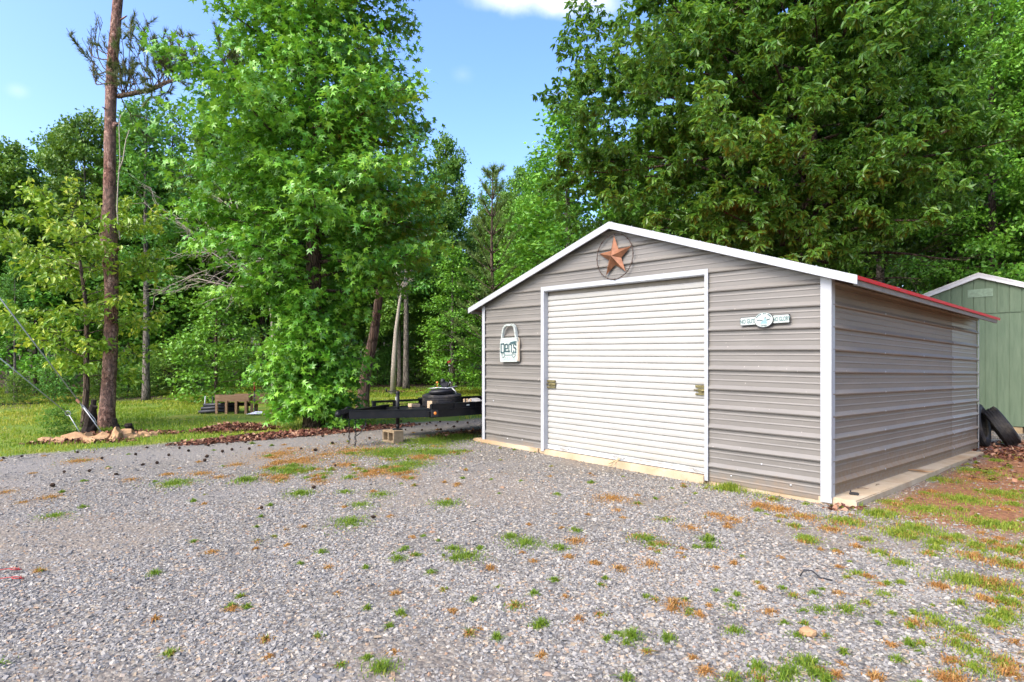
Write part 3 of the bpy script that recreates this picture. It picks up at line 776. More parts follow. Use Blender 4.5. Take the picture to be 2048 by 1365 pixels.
fw = gpart(front_wall(), 'front_wall', M['siding'])
def side_sheet(y0, y1, x, sgn, ztop, n=10, z0=.045, off=0):
    mb = MB(); V, Fq = ribbed(y0, y1, z0, ztop, n)
    mb.add([(x + sgn * (o + off), y, z) for y, o, z in V], Fq if sgn > 0 else [q[::-1] for q in Fq]); return mb
ztop = roof_z(0) - .03
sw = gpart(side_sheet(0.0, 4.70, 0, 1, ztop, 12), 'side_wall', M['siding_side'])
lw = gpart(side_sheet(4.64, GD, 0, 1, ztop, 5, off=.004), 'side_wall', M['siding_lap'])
gpart(side_sheet(0, GD, -GW, -1, ztop, 8), 'side_wall', M['siding'])
mb = MB(); V, Fq = ribbed(-GW, 0, .045, 2.3, 8)
mb.add([(a, GD + o, z) for a, o, z in V], [q[::-1] for q in Fq])
mb.add([(-GW, GD, 2.3), (0, GD, 2.3), (0, GD, ztop), (-GW / 2, GD, APEX - .04), (-GW, GD, ztop)], [(4, 3, 2, 1, 0)])
gpart(mb, 'back_wall', M['siding'])
# corner trims
def ltrim(x, sx, w=.107, z1=2.3, z0=-.012):
    mb = MB()
    mb.box(x - (w if sx > 0 else 0), x + (0 if sx > 0 else w), -.031, -.025, z0, z1)
    mb.box(x - (.006 if sx > 0 else 0) + sx * .026, x + (0 if sx > 0 else .006) + sx * .026, -.031, .05, z0 + (.05 if sx > 0 else 0), z1)
    mb.box(min(x, x + sx * .026), max(x, x + sx * .026), -.031, -.0255, z0, z1)
    return mb
gpart(ltrim(0, 1, .085, roof_z(0) - .04), 'corner_trim', M['white_trim'])
gpart(ltrim(-GW, -1, .045, roof_z(-GW) - .045, .02), 'corner_trim', M['white_trim'])
mb = MB(); mb.box(.021, .028, GD - .03, GD + .03, .0, roof_z(0) - .05); gpart(mb, 'corner_trim', M['galv'])
# roof: ribbed red sheets, tan underside, white gable trim
FO, BO, EO = .115, .14, .28
rf = MB(); so = MB()
for s in (-1, 1):
    xe = -GW / 2 + s * (GW / 2 + EO)
    pts = []
    n = 28; ys = []
    y = -FO
    while y < GD + BO:
        for dy, o in ((0, 0), (.012, .018), (.035, .018), (.05, 0), (.12, 0), (.18, 0)):
            if y + dy < GD + BO: ys.append((y + dy, o))
        y += .2286
    ys.append((GD + BO, 0))
    a = [(-GW / 2, yy, APEX + o) for yy, o in ys]; b = [(xe, yy, roof_z(xe) + o) for yy, o in ys]
    m = len(ys)
    fs = [(i, i + 1, m + i + 1, m + i) if s < 0 else (i, m + i, m + i + 1, i + 1) for i in range(m - 1)]
    rf.add(a + b, fs)
    # eave lip
    rf.box(min(xe, xe + s * .012), max(xe, xe + s * .012), -FO + .002, GD + BO, roof_z(xe) - .022, roof_z(xe) + .016)
    # underside sheet
    xi = -GW / 2
    so.add([(xi, -FO + .004, APEX - .012), (xi, GD + BO - .004, APEX - .012), (xe, GD + BO - .004, roof_z(xe) - .012), (xe, -FO + .004, roof_z(xe) - .012)],
           [(0, 1, 2, 3) if s > 0 else (3, 2, 1, 0)])
    # eave hat channel seen from below
    so.box(xe - s * .02 - .014, xe - s * .02 + .014, -FO + .03, GD + BO - .12, roof_z(xe) - .075, roof_z(xe) - .024)
roof = gpart(rf, 'roof', M['red_roof'])
gpart(so, 'soffit', M['soffit'], None)
gt = MB()
for s in (-1, 1):
    xe = -GW / 2 + s * (GW / 2 + EO + .012)
    za = APEX + .022; ze = roof_z(xe) + .022
    x0, x1 = -GW / 2, xe
    V = [(x0, -FO - .006, za), (x1, -FO - .006, ze), (x1, -FO - .006, ze - .088), (x0, -FO - .006, za - .092)]
    V2 = [(x, y + .006, z) for x, y, z in V]
    V3 = [(x0, -FO + .05, za + .001), (x1, -FO + .05, ze + .001)]
    gt.add(V + V2 + V3, [(0, 1, 2, 3), (7, 6, 5, 4), (3, 2, 6, 7), (0, 8, 9, 1), (1, 9, 5, 2) if 0 else (1, 5, 6, 2)])
    # hem along the lower edge
    gt.add([(x0, -FO - .010, za - .084), (x1, -FO - .010, ze - .080), (x1, -FO - .010, ze - .089), (x0, -FO - .010, za - .093), (x0, -FO + .012, za - .095), (x1, -FO + .012, ze - .091)],
           [(0, 1, 2, 3), (3, 2, 5, 4)])
gpart(gt, 'gable_trim', M['white_trim'])
# screws along the gable trim and walls
def screw_mesh():
    mb = MB(); mb.lathe([(.0, .006), (.006, .006), (.0065, .003), (.011, .002), (.012, 0)], 8)
    return mb.mesh('screw', M['galv'])
SM = screw_mesh()
def screw(x, y, z, parent, face, mat=None):
    o = bpy.data.objects.new('screw', SM); COL.objects.link(o); o.parent = parent
    o.location = (x, y, z - .0145 * x - .0142 * y)
    o.rotation_euler = {'f': (R(90), 0, 0), 's': (0, R(90), 0), 'u': (0, 0, 0)}[face]
for yy in (1.57, 3.12, 4.655):
    for k in range(9):
        z = RIB0 + RIB * k + (.013 if k % 3 != 2 else .02)
        screw(.028 + (.004 if yy > 4.64 else 0), yy + .01 * math.sin(k * 5), z + .0, sw, 's')
for x, z in ((-1.08, .095), (-.40, .10), (-.72, .28), (-.95, 1.315), (-4.95, .12), (-4.6, .14), (-5.3, .71)): screw(x, -.002, z, fw, 'f')
for k in range(5): screw(-.43 - k * .0, -.0, 0, fw, 'f') if False else None
for i in range(9):
    x = -.1 - i * .33; screw(x, -FO + .02, roof_z(x) + .024, roof, 'u')

# concrete slab
sb = MB()
def slab(poly, z1):
    bm = bmesh.new(); vs = [bm.verts.new((x, y, -.25)) for x, y in poly]; f = bm.faces.new(vs)
    r = bmesh.ops.extrude_face_region(bm, geom=[f])
    for v in r['geom']:
        if isinstance(v, bmesh.types.BMVert): v.co.z = z1
    bmesh.ops.bevel(bm, geom=[e for e in bm.edges if all(v.co.z > 0 for v in e.verts)], offset=.012, segments=2, affect='EDGES')
    bmesh.ops.recalc_face_normals(bm, faces=bm.faces[:]); sb.bm(bm)
slab([(-GW - .24, -.05), (-4.2, -.05), (-4.2, -.02), (-4.06, -.02), (-4.06, -.055), (-1.40, -.055), (-1.40, .012), (-.115, .012), (-.115, -.004), (.25, -.012), (.235, 1.9), (.20, 4.0), (.19, 5.82), (-GW - .24, 5.82)], .048)
gpart(sb, 'slab', M['concrete'])

# door frame and roll-up door
fr = MB(); tw = .045
fr.box(DX0, DX0 + tw + .018, -.034, -.022, .02, DZ); fr.box(DX1 - tw, DX1, -.034, -.022, .0, DZ)
fr.box(DX0 + tw + .018, DX1 - tw, -.034, -.022, DZ - .062, DZ)
fr.box(DX0 + tw + .008, DX0 + tw + .018, -.0215, .062, .05, DZ - .062); fr.box(DX1 - tw, DX1 - tw + .01, -.0215, .062, .05, DZ - .062)
fr.box(DX0 + tw + .018, DX1 - tw, -.0215, .062, DZ - .072, DZ - .062)
gpart(fr, 'door_frame', M['white_trim'])
hd = MB(); hd.box(DX0 + tw + .02, DX1 - tw - .002, .075, .085, DZ - .16, DZ - .073)
dr = MB(); V = []; zb = .125; P = .0833
sl = [(0, .0), (.005, .010), (.013, .017), (.040, .019), (.062, .017), (.073, .012), (.079, .003)]
zs_ = []
k = 0
while zb + k * P < DZ - .13:
    for dz, o in sl: zs_.append((zb + k * P + dz, o))
    k += 1
dtop = zs_[-1][0]
x0, x1 = DX0 + tw + .02, DX1 - tw - .002; nx = 10
for z, o in zs_:
    for j in range(nx + 1):
        x = x0 + (x1 - x0) * j / nx
        V.append((x, .07 - o + .003 * (vnoise(x * 2, z * 3, 9) - .5), z))
m = nx + 1
dr.add(V, [(i * m + j, i * m + j + 1, (i + 1) * m + j + 1, (i + 1) * m + j) for i in range(len(zs_) - 1) for j in range(nx)])
door = gpart(dr, 'roll_up_door', M['door_white'])
gpart(hd, 'door_header', M['soffit'])
bb_ = MB(); bb_.box(x0, x1, .045, .075, .058, .123); bb_.box(x0 + .0, x1, .036, .0445, .108, .122); gpart(bb_, 'bottom_bar', M['grey_metal'], door)
rb = MB(); rb.box(x0, x1, .05, .078, .047, .0575); gpart(rb, 'bottom_seal', M['black_edge'], door)
def latch(xc, zc, s):
    e = MB(); 
    e.bbox(xc - .085, xc + .085, .030, .050, zc + .03, zc + .062, .003)
    e.bbox(xc - .085, xc + .085, .030, .050, zc - .058, zc - .036, .003)
    e.bbox(xc - .05, xc + .085 , .034, .050, zc - .03, zc + .022, .003)
    e.tube([(xc - .09 * s, .03, zc), (xc + .10 * s, .03, zc)], .009, 8)
    e.lathe([(0, .012), (.013, .010), (.016, 0)], 10, Matrix.Translation((xc - .02 * s, .032, zc - .005)) @ Matrix.Rotation(R(90), 4, 'X'))
    for dx in (-.07, .06):
        for dz in (.046, -.046): e.lathe([(0, .004), (.007, .003), (.008, 0)], 8, Matrix.Translation((xc + dx, .030, zc + dz)) @ Matrix.Rotation(R(90), 4, 'X'))
    return gpart(e, 'latch', M['brass'], door)
latch(x0 + .085, 1.035, 1); latch(x1 - .075, 1.06, -1)
for xc in (x0 + .35, (x0 + x1) / 2 + .02, x1 - .10):
    h = MB(); h.tube([(xc - .09, .04, .095), (xc - .085, .024, .098), (xc + .085, .024, .098), (xc + .09, .04, .095)], .006, 7); gpart(h, 'lift_handle', M['galv'], door)
rp = MB(); xc = (x0 + x1) / 2 + .02
rp.tube([(xc, .025, .10), (xc + .03, .0, .085), (xc - .02, -.05, .05), (xc - .06, -.1, .02), (xc - .02, -.16, .012), (xc + .03, -.12, .012), (xc + .02, -.05, .05), (xc + .05, .0, .09)], .006, 6)
gpart(rp, 'pull_cord', M['rope'], door)

# ------------------------------------------------------------------ text helper
def text_bits(s, size, sx=1., extrude=.0015, offset=0, align='CENTER', spacing=1.):
    cu = bpy.data.curves.new('lettering', 'FONT'); cu.body = s; cu.size = size; cu.extrude = extrude; cu.align_x = align; cu.align_y = 'CENTER'
    cu.offset = offset; cu.space_character = spacing; cu.resolution_u = 3
    ob = bpy.data.objects.new('tmp', cu); COL.objects.link(ob)
    me = bpy.data.meshes.new_from_object(ob.evaluated_get(bpy.context.evaluated_depsgraph_get()))
    v = np.array([p.co[:] for p in me.vertices]); v[:, 0] *= sx
    f = [list(p.vertices) for p in me.polygons]
    bpy.data.objects.remove(ob); bpy.data.curves.remove(cu); bpy.data.meshes.remove(me)
    return v, f
def put_text(mb, s, size, cx, cz, y, sx=1., offset=0, arc=None, rot=0, spacing=1.):
    v, f = text_bits(s, size, sx, offset=offset, spacing=spacing)
    if arc:                                   # bend on a circle of radius arc about (cx, cz)
        a = v[:, 0] / abs(arc); r = abs(arc) + (v[:, 1] if arc > 0 else -v[:, 1])
        X = cx + r * np.sin(a); Z = cz + (r * np.cos(a) if arc > 0 else -r * np.cos(a))
    else:
        c, s_ = math.cos(rot), math.sin(rot)
        X = cx + v[:, 0] * c - v[:, 1] * s_; Z = cz + v[:, 0] * s_ + v[:, 1] * c
    mb.add(np.stack([X, y - v[:, 2], Z], 1), f)
def flat(mb, poly, y0, y1):                   # polygon in x,z extruded from y0 (front) to y1 (back)
    n = len(poly); v = [(x, y0, z) for x, z in poly] + [(x, y1, z) for x, z in poly]
    mb.add(v, [tuple(range(n)), tuple(range(2 * n - 1, n - 1, -1))] + [(i, n + i, n + (i + 1) % n, (i + 1) % n) for i in range(n)])
def ell(cx, cz, rx, rz, n=40): return [(cx + rx * math.cos(i * 2 * math.pi / n), cz + rz * math.sin(i * 2 * math.pi / n)) for i in range(n)]

# barn star hanging on the gable
def on_wall(name, x, z, y, label, cat):
    p = g_world(x, y, z); return empty(name, p, GROT, label, cat)
st = on_wall('barn_star', -2.735, 2.80, -.03, 'rust brown five pointed metal star in a thin wire ring above the roll up door', 'wall ornament')
mb = MB(); v = [(0.0, -.085, 0)]; f = []
for i in range(5):
    a = R(93 - 72 * i); b = R(93 - 72 * i - 36)
    v.append((.285 * math.cos(a), -.004, .285 * math.sin(a))); v.append((.112 * math.cos(b), -.004, .112 * math.sin(b)))
for i in range(10): f.append((0, 1 + (i + 1) % 10, 1 + i))
f = [(a, c, b) for a, b, c in f]
mb.add(v, f); mb.build('star', M['copper'], st)
mb = MB(); n = 48
ringp = [(.305 * math.cos(i * 2 * math.pi / n), -.012 + .004 * math.sin(i * 3.1), .305 * math.sin(i * 2 * math.pi / n)) for i in range(n + 1)]
mb.tube(ringp, .0055, 6)
for i in range(0, n, 3):
    a = i * 2 * math.pi / n; c = Vector((.305 * math.cos(a), -.012, .305 * math.sin(a))); t_ = Vector((-math.sin(a), 0, math.cos(a))); o_ = Vector((math.cos(a), 0, math.sin(a)))
    mb.tube([c - o_ * .014 - t_ * .006, c + o_ * .014 + t_ * .006], .003, 4); mb.tube([c - t_ * .012, c + t_ * .012], .008, 5)
mb.build('wire_ring', M['rust_wire'], st)

# car-door shaped sign
sg = on_wall('garage_sign', -4.835, 1.66, -.024, 'white sign board shaped like an old car door, left of the roll up door', 'sign')
def sgn(mat, name, parent=None):
    return (MB(), mat, name)
hw = .205
body = [(-.195, -.30), (.195, -.30), (.205, -.27), (.208, .0), (.190, .075), (.180, .085), (-.180, .085), (-.190, .075), (-.208, .0), (-.212, -.2), (-.205, -.27)]
mb = MB(); flat(mb, body, -.055, -.012)
# window frame: arch of bars
arch = [(-.172, .083), (-.160, .16), (-.135, .235), (-.105, .27), (-.06, .288), (.06, .29), (.105, .275), (.13, .245), (.150, .16), (.165, .083)]
for (xa, za), (xb, zb_) in zip(arch[:-1], arch[1:]): mb.bar((xa, -.034, za), (xb, -.034, zb_), .043, .03, (0, 0, 1) if abs(xb - xa) > abs(zb_ - za) else (1, 0, 0))
for xa, za in arch[1:-1]: mb.lathe([(.0, .0215), (.015, .0215), (.015, -.0215), (0, -.0215)], 12, Matrix.Translation((xa, -.034, za)) @ Matrix.Rotation(R(90), 4, 'X'))
mb.build('board', M['sign_white'], sg)
mb = MB(); flat(mb, [(x * 1.0 + .006, z) for x, z in body], -.0115, .0)
mb.box(.2085, .222, -.05, -.012, -.285, .02); mb.build('wood_edge', M['sign_cream'], sg)
mb = MB(); mb.box(-.185, .185, -.0575, -.0555, .030, .036); mb.box(-.185, .185, -.0575, -.0555, .060, .064); mb.build('moulding', M['sign_pale'], sg)
mb = MB()
def stroke(pl, w=.021):
    for (a0, c0), (a1, c1) in zip(pl[:-1], pl[1:]): 
        e0 = Vector((a0, -.057, c0)); e1 = Vector((a1, -.057, c1)); dd_ = (e1 - e0).normalized() * w * .5
        mb.bar(e0 - dd_, e1 + dd_, w, .003, (0, 1, 0))
stroke([(-.178, -.150), (-.178, -.012), (-.118, -.012), (-.105, -.03), (-.105, -.135), (-.118, -.150), (-.178, -.150)], .023)
stroke([(-.075, -.088), (-.022, -.088), (-.022, -.03), (-.035, -.018), (-.075, -.025), (-.079, -.135)], .020)
stroke([(.010, -.140), (.010, -.022), (.062, -.022), (.070, -.04), (.070, -.140)], .020)
stroke([(-.06, -.128), (.03, -.130)], .017)
stroke([(.176, -.04), (.172, -.02), (.130, -.02), (.124, -.04), (.130, -.075), (.165, -.085), (.176, -.105), (.172, -.15), (.128, -.15), (.122, -.13)], .022)
flat(mb, [(.015, .0), (.05, .012), (.10, .02), (.15, .026), (.19, .022), (.20, .008), (.15, -.006), (.11, -.01), (.09, -.03), (.075, -.012), (.03, -.006)], -.0572, -.056)
mb.build('lettering', M['sign_dark'], sg)
mb = MB()
for xc in (-.125, .125):
    ep = ell(xc, -.185, .037, .042, 22); 
    mb.tube([(x, -.057, z) for x, z in ep + ep[:1]], .006, 5, cap=False)
    mb.tube([(xc - .02, -.057, -.19), (xc, -.057, -.165), (xc + .02, -.057, -.19)], .004, 4)
mb.box(-.085, .085, -.0585, -.0555, -.198, -.186); mb.box(-.075, .03, -.0585, -.0555, -.146, -.126)
mb.build('car_front', M['sign_mid'], sg)
mb = MB(); put_text(mb, 'GARAGE', .085, 0, -.25, -.0562, .95, .0); mb.build('lettering', M['sign_pale'], sg)

# oval plaque sign
ng = on_wall('plaque_sign', -.671, 1.868, -.022, 'narrow white plaque with a round emblem in its middle, right of the roll up door', 'sign')
ng.rotation_euler = (0, R(-1.0), GROT)
mb = MB(); mb.box(-.275, .275, -.016, -.0, -.047, .047); mb.build('back_board', M['black_edge'], ng)
mb = MB()
flat(mb, [(-.272, -.041), (-.09, -.041), (-.09, .041), (-.262, .041), (-.272, .031)], -.020, -.0165)
mb.build('white_panel', M['sign_white'], ng); mb = MB()
flat(mb, [(.09, -.041), (.272, -.041), (.272, .031), (.262, .041), (.09, .041)], -.020, -.0165)
mb.build('white_panel', M['sign_white'], ng)
mb = MB(); flat(mb, ell(0, 0, .108, .085), -.030, -.0165); mb.build('oval_rim', M['black_edge'], ng)
mb = MB(); flat(mb, ell(0, .002, .102, .079), -.034, -.0305); mb.build('oval_face', M['sign_white'], ng)
mb = MB(); put_text(mb, 'NO GUTS', .066, -.186, -.004, -.0215, .66, .0013, spacing=.98); mb.build('lettering', M['sign_mid'], ng); mb = MB(); put_text(mb, 'NO GLORY', .066, .190, -.002, -.0215, .56, .0013, spacing=.98); mb.build('lettering', M['sign_mid'], ng)
mb = MB()
for i in range(11):
    a = R(150 - 12 * i); c = Vector((.088 * math.cos(a), -.035, .066 * math.sin(a) + .002)); t_ = Vector((-math.sin(a), 0, math.cos(a)))
    if i in (4, 7): continue
    mb.bar(c - t_ * .006, c + t_ * .006, .012, .002, (0, 1, 0))
put_text(mb, 'Garage', .027, 0, -.058, -.0345, .9, .0)
flat(mb, [(-.075, .000), (-.05, .006), (-.02, .001), (-.003, -.01), (-.012, -.012), (-.05, -.002), (-.07, -.008)], -.0355, -.0342)
flat(mb, [(.03, .0), (.05, .008), (.075, .012), (.072, .002), (.055, -.004), (.036, -.01)], -.0355, -.0342)
flat(mb, [(.003, .022), (.02, .027), (.034, .024), (.033, .017), (.012, .016)], -.0355, -.0342)
mb.build('emblem_lines', M['sign_dark'], ng)
mb = MB(); flat(mb, [(-.04, -.042), (-.026, -.018), (-.005, -.008), (.006, .012), (.028, .014), (.03, -.004), (.034, -.02), (.045, -.042)], -.0349, -.0342); mb.build('emblem_figure', M['sign_blue'], ng)

# ------------------------------------------------------------------ green shed
SC = (10.04, 13.2)                          # apex foot, x runs to the right along the front
sgz = float(gz(10.1, 13.2))
sh = empty('green_shed', (SC[0], SC[1], 0), GROT, 'green plank sided shed with a white gable trim and low pitched roof', 'shed')
HW, SD, WB, SE, SA = 1.52, 3.6, .10, 2.74, 3.30
mb = MB()
for y, rev in ((0, False), (SD, True)):
    # grooved planks: each a slightly proud strip
    x = -HW; k = 0
    while x < HW - .01:
        xa, xb = x + .007, min(x + .2032 - .007, HW)
        def top(q): return SE + (SA - SE) * (1 - abs(q) / HW) - .03
        for z0, z1f in ((WB, None), (2.50, 1)):
            if z1f is None: za, zb1, zb2 = WB, 2.46, 2.46
            else: za, zb1, zb2 = 2.475, top(xa), top(xb)
            if xa < 0 < xb and z1f:
                poly = [(xa, za), (xb, za), (xb, zb2), (0, top(0)), (xa, zb1)]
            else: poly = [(xa, za), (xb, za), (xb, zb2), (xa, zb1)]
            yy = (y - .012 - (.012 if z1f else 0)) if not rev else y + .012
            n = len(poly); v = [(a, yy, b) for a, b in poly] + [(a, yy + (.012 if not rev else -.012), b) for a, b in poly]
            mb.add(v, [tuple(range(n)), tuple(range(2 * n - 1, n - 1, -1))] + [(i, n + i, n + (i + 1) % n, (i + 1) % n) for i in range(n)])
        x += .2032; k += 1
    mb.add([(-HW, y, WB), (HW, y, WB), (HW, y, SE - .03), (0, y, SA - .03), (-HW, y, SE - .03)], [(0, 1, 2, 3, 4)])
mb.box(-HW - .012, -HW + .012, 0, SD, WB, SE - .02); mb.box(HW - .012, HW + .012, 0, SD, WB, SE - .02)
mb.build('wall', M['green_wall'], sh)
mb = MB()
for s in (-1, 1):
    xe = s * (HW + .12); ze = SA - (SA - SE) * (HW + .12) / HW
    V = [(0, -.085, SA + .03), (xe, -.085, ze + .03), (xe, -.085, ze - .06), (0, -.085, SA - .06)]
    mb.add(V + [(x, y + .07, z) for x, y, z in V], [(0, 1, 2, 3), (7, 6, 5, 4), (3, 2, 6, 7), (0, 4, 5, 1), (1, 5, 6, 2)])
    V = [(0, -.095, SA + .045), (xe, -.095, ze + .045), (xe, -.095, ze + .012), (0, -.095, SA + .012)]
    mb.add(V + [(x, y + .009, z) for x, y, z in V], [(0, 1, 2, 3), (3, 2, 6, 7), (0, 4, 5, 1), (1, 5, 6, 2)])
mb.build('gable_trim', M['shed_white'], sh)
mb = MB()
for s in (-1, 1):
    xe = s * (HW + .13); ze = SA - (SA - SE) * (HW + .13) / HW
    mb.add([(0, -.1, SA + .05), (0, SD + .1, SA + .05), (xe, SD + .1, ze + .05), (xe, -.1, ze + .05), (0, -.1, SA + .03), (0, SD + .1, SA + .03), (xe, SD + .1, ze + .03), (xe, -.1, ze + .03)],
           [(0, 1, 2, 3), (7, 6, 5, 4), (0, 3, 7, 4), (3, 2, 6, 7)])
mb.build('roof', M['galv'], sh)
mb = MB(); mb.box(-.20, .24, -.032, -.0245, 2.83, 3.0)
for i in range(6): mb.bar((-.19, -.034, 2.845 + i * .028), (.23, -.034, 2.845 + i * .028), .006, .016)
M['vent_green'] = paint('pale_green_vent', (.20, .28, .20), .6, .2, 20)
mb.build('vent', M['vent_green'], sh)
mb = MB()
for x in (-1.2, 0, 1.2): mb.box(x - .06, x + .06, .05, SD, -.12, WB - .003)
mb.build('skid', M['stump'], sh)
for x in (-.9, .62):
    mb = MB(); mb.bbox(x - .1, x + .1, .0, .38, -.16, WB - .01, .012); mb.build('support_block', M['cinder'], sh)

# ------------------------------------------------------------------ tyres
def tyre_mesh(rad, wid, rin, nm='tyre'):
    mb = MB(); h = wid / 2
    prof = [(rin, -h * .75), (rin + .02, -h * .9), (rin + (rad - rin) * .55, -h * 1.04), (rad - .03, -h * .95), (rad - .008, -h * .80)]
    grooves = [-.55, -.18, .18, .55]
    for gpos in grooves:
        c = gpos * h
        prof += [(rad, c - .010), (rad - .011, c - .007), (rad - .011, c + .007), (rad, c + .010)]
    prof += [(rad - .008, h * .80), (rad - .03, h * .95), (rad - (rad - rin) * .45, h * 1.04), (rin + .02, h * .9), (rin, h * .75), (rin + .012, h * .6), (rad - .03, h * .7), (rad - .03, -h * .7), (rin + .012, -h * .6)]
    mb.lathe(prof, 56, closed=True, smooth=False)
    # tread blocks: shallow sipes on the shoulders
    for i in range(70):
        a = i * 2 * math.pi / 70
        for zc in (-h * .70, h * .70, -.0):
            Mx = Matrix.Rotation(a, 4, 'Z') @ Matrix.Translation((rad - .0015, 0, zc)) @ Matrix.Rotation(R(18), 4, 'X')
            b = MB(); b.box(-.004, .004, -.009, .009, -h * .125, h * .125)
            mb.add([(Mx @ Vector(p))[:] for p in b.v[0]], [list(q) for q in b.f[0]])
    return mb.mesh('tyre_rubber', M['rubber'])
TY = tyre_mesh(.36, .225, .215)
def tyre(label, loc, rot):
    o = bpy.data.objects.new('tyre', TY); COL.objects.link(o); o.location = loc; o.rotation_euler = rot
    return tag(o, label, 'tyre')
# leaning tyre: axis tilted
p = Vector(((2003 - 1024) / F * 10.75, 10.75, 0)); zt = float(gz(p.x, p.y))
ty1 = tyre('worn black tyre leaning over in dead leaves in front of the green shed', (p.x, p.y, zt + .345), (0, 0, 0))
ax = Vector((.72, -.45, .52)).normalized(); ty1.rotation_mode = 'QUATERNION'; ty1.rotation_quaternion = ax.to_track_quat('Z', 'Y')
q = g_world(-.06, GD + .40, 0); zq = float(gz(q.x, q.y))
ty2 = tyre('worn tyre standing half hidden behind the rear corner of the grey garage', (q.x, q.y, zq + .37), (0, 0, 0))
ax = Vector((.62, -.70, .16)).normalized(); ty2.rotation_mode = 'QUATERNION'; ty2.rotation_quaternion = ax.to_track_quat('Z', 'Y')
x, y = ground(1974, 884)
mb = MB(); mb.bbox(-.28, .28, -.07, .07, 0, .035, .006); o = mb.build('board', M['wood_grey'], None, (x, y, float(gz(x, y)) + .01)); o.rotation_euler = (0, R(2), R(-8)); tag(o, 'short grey board lying in leaves between the two tyres', 'board')

# ------------------------------------------------------------------ trailer
TA = R(42); TH = (-2.70, 9.75); tz = float(gz(-2.0, 10.4))
tr_ = empty('utility_trailer', (TH[0], TH[1], tz), TA, 'black steel utility trailer with its tongue raised on a jack', 'trailer')
def tp(u, v, Y): return at(u, v, Y)
BZ0, BZ1 = .44, .565                       # tongue channel, above local ground
DXs, DY, DL = 1.2, .72, 2.7
mb = MB()
for s in (-1, 1):
    mb.bar((.10, s * .045, (BZ0 + BZ1) / 2), (DXs + .06, s * DY, (BZ0 + BZ1) / 2 + .01), .05, BZ1 - BZ0)
    # flange lips of the channel
    mb.bar((.10, s * .045 , BZ1 + .004), (DXs + .06, s * DY, BZ1 + .014), .07, .008)
mb.build('tongue', M['black_paint'], tr_)
mb = MB(); mb.bbox(.0, .30, -.055, .055, BZ1 - .035, BZ1 + .03, .012); mb.bbox(-.10, .04, -.045, .045, BZ1 - .06, BZ1 + .02, .02)
mb.lathe([(0, .03), (.04, .02), (.055, -.02), (.05, -.06), (.03, -.07)], 14, Matrix.Translation((-.06, 0, BZ1 - .02)))
mb.tube([(.05, 0, BZ1 + .03), (.10, 0, BZ1 + .06), (.2, 0, BZ1 + .04)], .012, 6)
mb.prism([(.03, BZ0), (.40, BZ0 - .0), (.28, BZ0 + .11), (.03, BZ0 + .09)], -.05, -.042, Matrix.Rotation(R(90), 4, 'X') @ Matrix.Translation((0, 0, 0)))
mb.build('coupler', M['black_paint'], tr_)
# deck frame
mb = MB(); ZT = .655; ZD = ZT - .119
for s in (-1, 1):
    if s < 0: mb.box(DXs, DXs + DL, s * DY - .03, s * DY + .03, BZ0 + .0, ZT)
    else: mb.box(DXs, DXs + 1.32, s * DY - .03, s * DY + .03, BZ0, .545); mb.box(DXs + 1.321, DXs + DL, s * DY - .03, s * DY + .03, BZ0, ZT)
    mb.box(DXs + (0 if s < 0 else 1.33), DXs + DL, min(s * DY, s * (DY + .05)), max(s * DY, s * (DY + .05)), ZT + .001, ZT + .012)
    mb.box(DXs, DXs + DL, min(s * (DY + .031), s * (DY + .055)), max(s * (DY + .031), s * (DY + .055)), BZ1 + .0, BZ1 + .012)
    for xx in ((.02, .45, .9, 1.35) if s < 0 else (1.35,)): mb.box(DXs + xx, DXs + xx + .05, min(s * (DY + .031), s * (DY + .05)), max(s * (DY + .031), s * (DY + .05)), BZ1 + .013, ZT)
mb.box(DXs - .05, DXs - .001, -DY - .03, DY + .03, BZ0 + .02, .545)
for xx in np.arange(.3, DL, .55): mb.box(DXs + xx, DXs + xx + .05, -DY + .031, DY - .031, BZ0 + .02, ZT - .157)
mb.build('deck_frame', M['black_paint'], tr_)
mb = MB()
for i in range(8): mb.box(DXs + .01, DXs + DL, -DY + .035 + i * .174, -DY + .035 + i * .174 + .168, ZT - .155, ZT - .12)
mb.build('deck_boards', M['black_paint'], tr_)
# far side rail with posts
mb = MB(); y = DY + .0; XR0, XR1 = DXs - .25, DXs + 1.32
mb.box(XR0, XR1, y - .02, y + .03, .630, .658); mb.box(XR0, XR1, y + .031, y + .05, .620, .658)
for xx in (XR0, XR0 + .42, XR0 + .46, XR0 + .98, XR1 - .05): mb.box(xx, xx + .06, y - .015, y + .025, .5455, .6295)
mb.box(XR0, DXs - .001, y - .03, y + .03, BZ0 + .02, .545)
mb.tube([(XR1 - .6, y + .02, .672), (XR1 + .02, y - .02, .676)], .012, 7)
mb.build('side_rail', M['black_paint'], tr_)
# jack
JX = 1.02
mb = MB(); mb.tube([(JX, 0, .30), (JX, 0, .84)], .034, 16); mb.tube([(JX, 0, .205), (JX, 0, .31)], .026, 14); mb.lathe([(.0, .855), (.03, .852), (.038, .84), (.038, .81)], 16, Matrix.Translation((JX, 0, 0)))
mb.lathe([(0, .225), (.03, .222), (.085, .212), (.09, .200), (0, .200)], 18, Matrix.Translation((JX, 0, 0)))
mb.box(JX - .05, JX + .05, -.07, .07, BZ1 + .02, BZ1 + .03)
jk = mb.build('jack', M['black_paint'], tr_)
mb = MB(); mb.tube([(JX, 0, .84), (JX - .01, .02, .865), (JX - .12, .10, .845), (JX - .14, .12, .84)], .008, 7); mb.tube([(JX - .14, .12, .84), (JX - .15, .13, .90)], .012, 7)
mb.build('crank_handle', M['black_paint'], jk)
mb = MB(); mb.box(JX - .0355, JX - .0345, -.012, .012, .70, .76); mb.build('decal', M['sign_white'], jk)
